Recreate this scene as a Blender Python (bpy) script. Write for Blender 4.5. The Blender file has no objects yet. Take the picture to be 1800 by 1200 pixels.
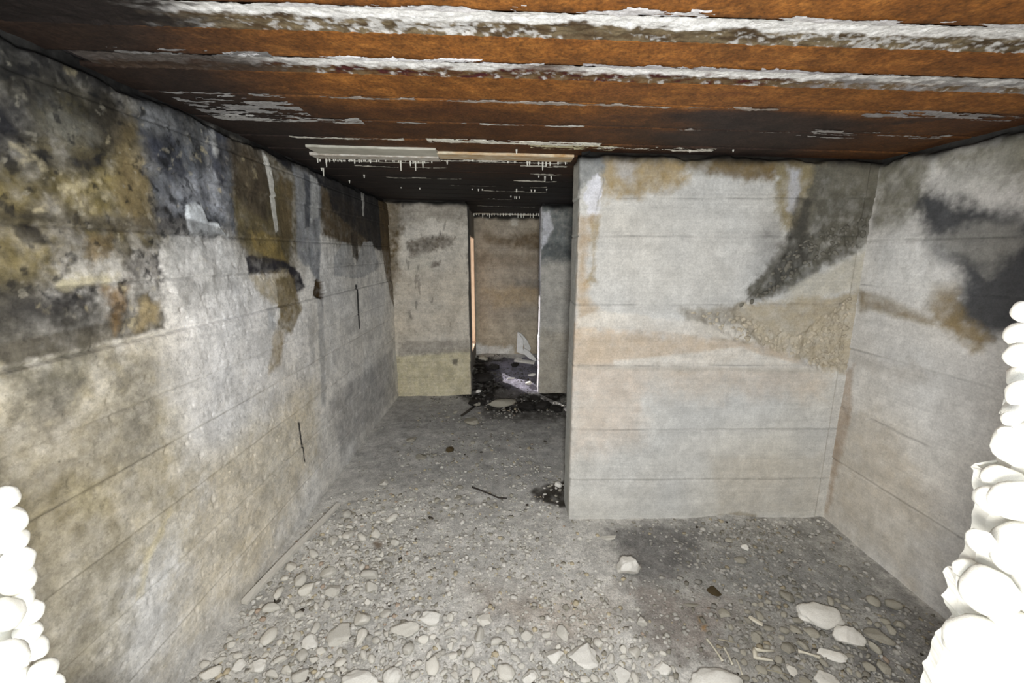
import bpy, bmesh, math, random
import numpy as np
from mathutils import Vector, Matrix, noise as mnoise

# ------------------------------------------------------------------ camera, world, sun, flash, exposure
S = bpy.context.scene
COL = S.collection
FPX, EYE = 745.0, 1.45
PITCH = math.atan(154 / FPX)
YAW = math.atan(10 / FPX * math.cos(PITCH))
cam = bpy.data.cameras.new('camera'); cam_o = bpy.data.objects.new('camera', cam); COL.objects.link(cam_o)
cam.sensor_fit = 'HORIZONTAL'; cam.sensor_width = 36.0; cam.lens = 36.0 * FPX / 1800.0
cam.clip_start = 0.02; cam.clip_end = 200
cam_o.location = (0, 0, EYE); cam_o.rotation_euler = (math.pi / 2 - PITCH, 0, -YAW)
S.camera = cam_o
S.view_settings.view_transform = 'Standard'; S.view_settings.look = 'None'
S.view_settings.gamma = 1.0; S.view_settings.use_curve_mapping = False
S.view_settings.exposure = 0.55

W = bpy.data.worlds.new('overcast_sky'); S.world = W; W.use_nodes = True
bg = W.node_tree.nodes['Background']; bg.inputs[0].default_value = (0.80, 0.88, 1.0, 1); bg.inputs[1].default_value = 1.6

sun = bpy.data.lights.new('sun', 'SUN'); sun.energy = 7.0; sun.angle = 0.02; sun.color = (1.0, 0.97, 0.97)
sun_o = bpy.data.objects.new('sun', sun); COL.objects.link(sun_o)
sun_o.rotation_euler = Vector((0.6, -0.8, -0.42)).to_track_quat('-Z', 'Y').to_euler()

fl = bpy.data.lights.new('flash', 'POINT'); fl.energy = 34.0
fl.shadow_soft_size = 0.07; fl.color = (1.0, 1.0, 0.99); fl.use_nodes = True
nt = fl.node_tree; em = nt.nodes['Emission']; lf = nt.nodes.new('ShaderNodeLightFalloff'); lf.inputs['Strength'].default_value = 1.0
def madd(src, k, prev=None):
    x = nt.nodes.new('ShaderNodeMath'); x.operation = 'MULTIPLY_ADD'; x.inputs[1].default_value = k; x.inputs[2].default_value = 0.0
    nt.links.new(src, x.inputs[0])
    if prev is not None: nt.links.new(prev, x.inputs[2])
    return x.outputs[0]
q_ = madd(lf.outputs['Quadratic'], 0.6); q_ = madd(lf.outputs['Linear'], 0.4, q_); q_ = madd(lf.outputs['Constant'], 0.2, q_)
nt.links.new(q_, em.inputs['Strength'])
fl_o = bpy.data.objects.new('flash', fl); COL.objects.link(fl_o)
fl_o.location = (0.04, 0.0, EYE - 0.18); fl_o.rotation_euler = (math.pi / 2 - 0.10, 0, -YAW)

# ------------------------------------------------------------------ measuring the room: lines of sight onto its planes
def ray(u, v):
    a = (u - 900) / FPX; b = (600 - v) / FPX
    d = np.array([a, math.cos(PITCH) + b * math.sin(PITCH), -math.sin(PITCH) + b * math.cos(PITCH)])
    c, s = math.cos(YAW), math.sin(YAW)
    return np.array([d[0] * c + d[1] * s, -d[0] * s + d[1] * c, d[2]])
O3 = np.array([0, 0, EYE])
def on_floor(u, v, z=0.0):
    d = ray(u, v); return O3 + d * (z - EYE) / d[2]
def on_y(u, v, y):
    d = ray(u, v); return O3 + d * y / d[1]
def on_x(u, v, x):
    d = ray(u, v); return O3 + d * x / d[0]
ZC0, ZCT = 1.935, -0.022
def zc(x): return ZC0 + ZCT * x
def on_ceil(u, v):
    d = ray(u, v); t = (ZC0 - EYE) / (d[2] - ZCT * d[0]); return O3 + d * t

# ------------------------------------------------------------------ numpy noise and painting
def _h(i, j, k):
    n = (i.astype(np.uint32) * np.uint32(374761393) + j.astype(np.uint32) * np.uint32(668265263) + k.astype(np.uint32) * np.uint32(2147483647 - 58))
    n = (n ^ (n >> np.uint32(13))) * np.uint32(1274126177)
    n = n ^ (n >> np.uint32(16))
    return n.astype(np.float64) / 4294967295.0 * 2 - 1
def vn(P):
    P = np.asarray(P, float)
    f = np.floor(P); t = P - f; t = t * t * (3 - 2 * t); I = (f.astype(np.int64) + 100000)
    x, y, z = I[:, 0], I[:, 1], I[:, 2]; tx, ty, tz = t[:, 0], t[:, 1], t[:, 2]
    def l(a, b, w): return a + (b - a) * w
    c00 = l(_h(x, y, z), _h(x + 1, y, z), tx); c10 = l(_h(x, y + 1, z), _h(x + 1, y + 1, z), tx)
    c01 = l(_h(x, y, z + 1), _h(x + 1, y, z + 1), tx); c11 = l(_h(x, y + 1, z + 1), _h(x + 1, y + 1, z + 1), tx)
    return l(l(c00, c10, ty), l(c01, c11, ty), tz)
ROT = np.array(Matrix.Rotation(0.7, 3, Vector((1, 0.6, 0.3))) @ Matrix.Rotation(0.9, 3, Vector((0.2, 0.5, 1))))
def fbm(P, sc=1.0, oc=4, off=0.0):
    P = np.asarray(P, float); sc = np.asarray(sc, float) * np.ones(3)
    r = 0; a = 1.0; t = 0; Q = P * sc
    for o in range(oc):
        Q = Q @ ROT
        r = r + a * vn(Q * 2 ** o + off + 17.3 * o); t += a; a *= 0.55
    return r / t * 1.4
def sstep(a, b, x):
    t = np.clip((x - a) / (b - a), 0, 1); return t * t * (3 - 2 * t)
def lin(c):
    c = np.asarray(c, float) / 255.0
    return np.where(c <= 0.04045, c / 12.92, ((c + 0.055) / 1.055) ** 2.4)
def poly_sd(A, B, poly):
    n = len(poly); d2 = np.full(A.shape, 1e9); ins = np.zeros(A.shape, bool)
    for i in range(n):
        x0, y0 = poly[i]; x1, y1 = poly[(i + 1) % n]
        ex, ey = x1 - x0, y1 - y0; wx, wy = A - x0, B - y0
        t = np.clip((wx * ex + wy * ey) / (ex * ex + ey * ey + 1e-12), 0, 1)
        d2 = np.minimum(d2, (wx - t * ex) ** 2 + (wy - t * ey) ** 2)
        c = ((y0 > B) != (y1 > B)) & (A < (x1 - x0) * (B - y0) / (y1 - y0 + 1e-12) + x0)
        ins ^= c
    d = np.sqrt(d2); return np.where(ins, d, -d)
def paint(base, P, A, B, layers, proj, fr=6.0, gain=1.0):
    """base colour plus stains and some painted light or shade; each is an outline on the surface (A, B are its two coordinates)"""
    C = np.tile(lin(base), (len(P), 1))
    w1 = fbm(P, fr, 5, 3.1); w2 = fbm(P, fr * 3.3, 4, 9.7); w3 = fbm(P, fr * 11, 3, 23.0); brk = fbm(P, fr * 4, 4, 41.0)
    for (rgb, op, soft, warp, pts) in layers:
        q = [proj(u, v) for u, v in pts]
        sd = poly_sd(A, B, q) + warp * (w1 * 0.9 + w2 * 0.6 + w3 * 0.35)
        m = sstep(-soft * 1.7, soft * 1.7, sd) * op
        m = np.clip(m * (1 + 0.35 * brk), 0, 1) if op < 0.97 else m
        C = C + (lin(rgb) - C) * m[:, None]
    return C * gain

# ------------------------------------------------------------------ tagging and linking
def tag(o, label=None, cat=None, group=None, kind=None):
    if label: o['label'] = label
    if cat: o['category'] = cat
    if group: o['group'] = group
    if kind: o['kind'] = kind
    return o
def link(name, me, mat=None, parent=None, smooth=True):
    o = bpy.data.objects.new(name, me); COL.objects.link(o)
    if mat is not None and not me.materials: me.materials.append(mat)
    if parent is not None: o.parent = parent
    if smooth and len(me.polygons): me.polygons.foreach_set('use_smooth', [True] * len(me.polygons))
    return o
def mesh_np(name, V, F, colors=None):
    me = bpy.data.meshes.new(name)
    V = np.asarray(V, np.float32)
    me.vertices.add(len(V)); me.vertices.foreach_set('co', V.ravel())
    F4 = [f for f in F if isinstance(f, np.ndarray)]
    extra = [f for f in F if not isinstance(f, np.ndarray)]
    loops = []; tot = []
    for a in F4:
        loops.append(a.ravel()); tot.append(np.full(len(a), a.shape[1], np.int32))
    for f in extra:
        loops.append(np.array(f)); tot.append(np.array([len(f)], np.int32))
    L = np.concatenate(loops).astype(np.int32); T = np.concatenate(tot)
    me.loops.add(len(L)); me.loops.foreach_set('vertex_index', L)
    me.polygons.add(len(T)); st = np.concatenate([[0], np.cumsum(T)[:-1]]).astype(np.int32)
    me.polygons.foreach_set('loop_start', st)
    try: me.polygons.foreach_set('loop_total', T)
    except Exception: pass
    if colors is not None:
        at = me.color_attributes.new('stain', 'FLOAT_COLOR', 'POINT')
        at.data.foreach_set('color', np.concatenate([colors, np.ones((len(colors), 1))], 1).astype(np.float32).ravel())
    me.update(calc_edges=True); me.validate()
    return me
def bm_link(name, bm, mat, parent=None, smooth=False):
    me = bpy.data.meshes.new(name); bmesh.ops.recalc_face_normals(bm, faces=bm.faces); bm.to_mesh(me); bm.free()
    return link(name, me, mat, parent, smooth)

# ------------------------------------------------------------------ materials
def new_mat(name):
    m = bpy.data.materials.new(name); m.use_nodes = True
    return m, m.node_tree.nodes, m.node_tree.links, m.node_tree.nodes['Principled BSDF']
def surface_mat(name, rough=0.9, grain=0.10, fine=0.14, bump=0.10, sc=1.0, spec=0.25, specks=0.25, flake=0.0, streak=0.0):
    """colour from the surface's own stain map, times procedural grit; fine relief as bump"""
    m, N, L, B = new_mat(name)
    at = N.new('ShaderNodeVertexColor'); at.layer_name = 'stain'
    tc = N.new('ShaderNodeTexCoord')
    def noise(s, d=6, r=0.65):
        n = N.new('ShaderNodeTexNoise'); n.inputs['Scale'].default_value = s * sc; n.inputs['Detail'].default_value = d
        n.inputs['Roughness'].default_value = r; L.new(tc.outputs['Object'], n.inputs['Vector']); return n
    n1 = noise(22); n2 = noise(140, 4); n3 = noise(60, 8, 0.75)
    def rng(src, a, b, lo=0.3, hi=0.7):
        r = N.new('ShaderNodeMapRange'); r.inputs[1].default_value = lo; r.inputs[2].default_value = hi
        r.inputs[3].default_value = a; r.inputs[4].default_value = b; L.new(src, r.inputs[0]); return r.outputs[0]
    def mul(a, b):
        x = N.new('ShaderNodeMath'); x.operation = 'MULTIPLY'; L.new(a, x.inputs[0]); L.new(b, x.inputs[1]); return x.outputs[0]
    k = mul(rng(n1.outputs[0], 1 - grain, 1 + grain), rng(n2.outputs[0], 1 - fine, 1 + fine))
    vo = N.new('ShaderNodeTexVoronoi'); vo.inputs['Scale'].default_value = 38 * sc; L.new(tc.outputs['Object'], vo.inputs['Vector'])
    sp = rng(vo.outputs['Distance'], 1 - specks, 1.0, 0.05, 0.16)
    mk = rng(n3.outputs[0], 0, 1, 0.52, 0.60)
    sx = N.new('ShaderNodeMix'); sx.data_type = 'FLOAT'; L.new(mk, sx.inputs[0]); sx.inputs[2].default_value = 1.0; L.new(sp, sx.inputs[3])
    k = mul(k, sx.outputs[0])
    if flake:
        nf = noise(8, 14, 0.78); k = mul(k, rng(nf.outputs[0], 1 - flake, 1 + flake * 0.6, 0.44, 0.56))
        ng = noise(52, 10, 0.8); k = mul(k, rng(ng.outputs[0], 1 - flake * 1.3, 1 + flake * 0.5, 0.36, 0.5))
    if streak:
        mp = N.new('ShaderNodeMapping'); mp.inputs['Scale'].default_value = (1.2, 1.2, 46); L.new(tc.outputs['Object'], mp.inputs[0])
        ns = N.new('ShaderNodeTexNoise'); ns.inputs['Scale'].default_value = 2.0; ns.inputs['Detail'].default_value = 9; ns.inputs['Roughness'].default_value = 0.7
        L.new(mp.outputs[0], ns.inputs['Vector']); k = mul(k, rng(ns.outputs[0], 1 - streak, 1 + streak * 0.5, 0.36, 0.62))
        mp2 = N.new('ShaderNodeMapping'); mp2.inputs['Scale'].default_value = (30, 30, 1.0); L.new(tc.outputs['Object'], mp2.inputs[0])
        nv = N.new('ShaderNodeTexNoise'); nv.inputs['Scale'].default_value = 2.0; nv.inputs['Detail'].default_value = 6; nv.inputs['Roughness'].default_value = 0.7
        L.new(mp2.outputs[0], nv.inputs['Vector']); k = mul(k, rng(nv.outputs[0], 1 - streak * 0.35, 1 + streak * 0.1, 0.34, 0.46))
    vm = N.new('ShaderNodeVectorMath'); vm.operation = 'SCALE'; L.new(at.outputs[0], vm.inputs[0]); L.new(k, vm.inputs['Scale'])
    L.new(vm.outputs[0], B.inputs['Base Color'])
    B.inputs['Roughness'].default_value = rough; B.inputs['Specular IOR Level'].default_value = spec
    bp = N.new('ShaderNodeBump'); bp.inputs['Strength'].default_value = bump; bp.inputs['Distance'].default_value = 0.004
    ad = N.new('ShaderNodeMath'); ad.operation = 'ADD'; L.new(n3.outputs[0], ad.inputs[0]); L.new(n2.outputs[0], ad.inputs[1])
    L.new(ad.outputs[0], bp.inputs['Height']); L.new(bp.outputs[0], B.inputs['Normal'])
    return m
def plain_mat(name, c1, c2, sc=20, rough=0.85, bump=0.3, rand=0.0, stretch=(1, 1, 1), spec=0.25):
    m, N, L, B = new_mat(name)
    tc = N.new('ShaderNodeTexCoord'); mp = N.new('ShaderNodeMapping'); mp.inputs['Scale'].default_value = stretch
    L.new(tc.outputs['Object'], mp.inputs[0])
    n = N.new('ShaderNodeTexNoise'); n.inputs['Scale'].default_value = sc; n.inputs['Detail'].default_value = 7; n.inputs['Roughness'].default_value = 0.68
    L.new(mp.outputs[0], n.inputs['Vector'])
    r = N.new('ShaderNodeValToRGB'); e = r.color_ramp.elements
    e[0].position = 0.3; e[0].color = (*lin(c1), 1); e[1].position = 0.7; e[1].color = (*lin(c2), 1)
    L.new(n.outputs[0], r.inputs[0]); out = r.outputs[0]
    if rand:
        oi = N.new('ShaderNodeObjectInfo'); mr = N.new('ShaderNodeMapRange'); mr.inputs[3].default_value = 1 - rand; mr.inputs[4].default_value = 1 + rand * 0.5
        L.new(oi.outputs['Random'], mr.inputs[0])
        vm = N.new('ShaderNodeVectorMath'); vm.operation = 'SCALE'; L.new(out, vm.inputs[0]); L.new(mr.outputs[0], vm.inputs['Scale']); out = vm.outputs[0]
    L.new(out, B.inputs['Base Color']); B.inputs['Roughness'].default_value = rough; B.inputs['Specular IOR Level'].default_value = spec
    bp = N.new('ShaderNodeBump'); bp.inputs['Strength'].default_value = bump; bp.inputs['Distance'].default_value = 0.004
    L.new(n.outputs[0], bp.inputs['Height']); L.new(bp.outputs[0], B.inputs['Normal'])
    return m
M_CON = surface_mat('board_marked_concrete', flake=0.15, streak=0.07, bump=0.16)
M_CON_L = surface_mat('stained_board_marked_concrete', flake=0.17, streak=0.05, bump=0.2, specks=0.45)
M_CON_S = surface_mat('smooth_board_marked_concrete', flake=0.07, streak=0.055, bump=0.12)
M_FLOOR = surface_mat('dusty_floor', grain=0.14, fine=0.28, bump=0.8, specks=0.35, rough=0.95, spec=0.1, flake=0.18)
M_STEEL = surface_mat('rusted_steel', rough=0.75, grain=0.25, fine=0.5, bump=0.3, sc=0.8, spec=0.3, specks=0.3, flake=0.22)
M_LIME = surface_mat('lime_crust', rough=0.8, grain=0.15, fine=0.2, bump=0.6, specks=0.5)
M_GRAVEL = surface_mat('gravel', rough=0.95, grain=0.1, fine=0.15, bump=0.2, specks=0.0, spec=0.1)
M_STONE = plain_mat('pale_rubble', (192, 187, 175), (226, 222, 211), 18, 0.95, 0.35, 0.18, spec=0.1)
M_CHUNK = plain_mat('white_mortar_chunk', (212, 208, 198), (236, 233, 224), 14, 0.95, 0.4, 0.05, spec=0.1)
M_STONE_D = plain_mat('dusty_rubble', (132, 128, 117), (180, 174, 158), 18, 0.95, 0.35, 0.2, spec=0.1)
M_RIM = plain_mat('broken_wall_aggregate', (204, 200, 187), (226, 223, 212), 16, 0.95, 0.4, 0.06, spec=0.1)
M_PEB = plain_mat('embedded_pebble', (166, 156, 136), (208, 198, 178), 25, 0.9, 0.3, 0.25)
M_PEB_D = plain_mat('sooty_pebble', (86, 84, 76), (136, 132, 120), 25, 0.9, 0.3, 0.25)
M_CLOD = plain_mat('brown_clod', (46, 38, 26), (92, 78, 52), 30, 0.95, 0.5)
M_DARK = plain_mat('black_wet_litter', (16, 15, 13), (58, 54, 50), 26, 0.75, 0.6, 0.3)
M_WOOD = plain_mat('grey_dusty_wood', (190, 186, 176), (218, 213, 202), 12, 0.9, 0.3, 0.0, (6, 1, 6))
M_TWIG = plain_mat('dark_twig', (38, 34, 30), (78, 72, 66), 40, 0.9, 0.3)
M_BONE = plain_mat('dry_bone', (188, 180, 158), (220, 214, 198), 25, 0.7, 0.2)
M_STRAW = plain_mat('pale_straw', (150, 142, 120), (190, 182, 160), 25, 0.9, 0.2)
M_LINING = plain_mat('orange_wood_lining', (206, 172, 140), (230, 202, 174), 18, 0.85, 0.3, 0, (8, 8, 1))
M_STAL = plain_mat('stalactite_lime', (206, 203, 188), (232, 230, 220), 40, 0.5, 0.2, spec=0.4)
M_SHEET = plain_mat('white_broken_sheet', (196, 194, 188), (224, 222, 218), 20, 0.8, 0.2)

# ------------------------------------------------------------------ walls: a plan outline raised to the beams, with real relief
def fillet(path, segs, r=0.012):
    """sample a plan polyline; corners are rounded a little"""
    pts = []
    n = len(path)
    for i in range(n - 1):
        a = np.array(path[i], float); b = np.array(path[i + 1], float); d = (b - a) / np.linalg.norm(b - a)
        a2 = a + d * r if i > 0 else a; b2 = b - d * r if i < n - 2 else b
        k = segs[i]; t = np.linspace(0, 1, k + 1)
        for q in t: pts.append(a2 + (b2 - a2) * q)
        if i < n - 2:
            c = np.array(path[i + 2], float); e = (c - b) / np.linalg.norm(c - b)
            p0, p2 = b2, b + e * r
            for q in (0.25, 0.5, 0.75): pts.append((1 - q) ** 2 * p0 + 2 * q * (1 - q) * b + q * q * p2)
    P = np.array(pts); keep = [0] + [i for i in range(1, len(P)) if np.linalg.norm(P[i] - P[i - 1]) > 1e-5]
    P = P[keep]; T = np.gradient(P, axis=0); T /= np.linalg.norm(T, axis=1)[:, None]
    s = np.concatenate([[0], np.cumsum(np.linalg.norm(np.diff(P, axis=0), axis=1))])
    return P, np.stack([T[:, 1], -T[:, 0]], 1), s
def boards(z, lines, amp=0.0035, seed=0):
    """form-board relief: each cast band sits a little proud or back, with a lip or a groove at its joint"""
    rs = np.random.RandomState(seed); off = rs.uniform(-amp, amp, len(lines) + 1)
    L = np.sort(np.array(lines)); k = np.searchsorted(L, z); h = off[k]
    for i, q in enumerate(L):
        h = h - 0.004 * np.exp(-((z - q) / 0.0035) ** 2) + 0.002 * np.exp(-((z - q - 0.010) / 0.006) ** 2)
    return h
def wall(name, path, segs, closing, nz, color_fn, disp_fn, mat=M_CON, top=0.02, r=0.012, zfn=None):
    P, Nn, s = fillet(path, segs, r)
    n, m = len(P), len(closing)
    PX = np.concatenate([P, np.array(closing, float)]); NX = np.concatenate([Nn, np.zeros((m, 2))])
    t = np.linspace(0, 1, nz + 1)
    zt = zc(PX[:, 0]) + top
    Z = -0.03 + t[:, None] * (zt + 0.03)[None, :]
    V = np.zeros((nz + 1, n + m, 3)); V[..., 0] = PX[:, 0]; V[..., 1] = PX[:, 1]; V[..., 2] = Z
    flat = V.reshape(-1, 3).copy()
    NF = np.tile(NX, (nz + 1, 1)); moving = np.abs(NF).sum(1) > 0
    d = np.zeros(len(flat)); dd = disp_fn(flat[moving], np.tile(np.concatenate([s, np.zeros(m)]), nz + 1)[moving])
    d[moving] = dd
    C = color_fn(flat)
    ztop = np.tile(zt, nz + 1)
    flat[:, 0] += NF[:, 0] * d; flat[:, 1] += NF[:, 1] * d
    w = n + m; i = np.arange(nz)[:, None] * w; j = np.arange(w)[None, :]; j2 = (j + 1) % w
    Q = np.stack([i + j, i + j2, i + w + j2, i + w + j], -1).reshape(-1, 4)
    F = [Q, list(range(w))[::-1], [nz * w + k for k in range(w)]]
    o = link(name, mesh_np(name, flat, F, C), mat); tag(o, kind='structure')
    return o
def rough_relief(P, a=0.003):
    return a * fbm(P, 5, 4, 1.7) + a * 0.45 * fbm(P, 34, 3, 5.2)
def top_gap(P, depth=0.045, h=0.03):
    z = zc(P[:, 0]); j = 0.018 * fbm(P, 9, 3, 8.8)
    return -depth * sstep(z - h + j - 0.012, z - h + j + 0.012, P[:, 2])
def joints(C, P, lines, k=.4, wd=.0035, seed=0):
    br = sstep(-.5, .3, fbm(P, 5, 3, 90 + seed)); wob = .004 * fbm(P, 4, 3, 95 + seed)
    for q in lines: C = C * (1 - k * br * np.exp(-((P[:, 2] - q + wob) / wd) ** 2))[:, None]
    return C
def mottle(C, P, grain_axis=None, a=0.10):
    tz = sstep(-.07, -.015, P[:, 2] - zc(P[:, 0]) + .025 * fbm(P, 7, 3, 3)); C = C + (lin((12, 11, 10)) - C) * (tz * .95)[:, None]  # wall top painted near-black to stand for the shade in the gap
    k = 1 + a * fbm(P, 3.2, 4, 2.2) + a * 0.8 * fbm(P, 16, 4, 6.1) + 0.05 * vn(P * 95)
    if grain_axis is not None: k = k + 0.07 * fbm(P, grain_axis, 4, 12.0)
    k2 = fbm(P, 2.1, 3, 77.0)
    tint = np.stack([1 + 0.03 * k2, 1 + 0.0 * k2, 1 - 0.05 * k2], 1)
    return np.clip(C * k[:, None] * tint, 0.004, 0.93)

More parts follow.
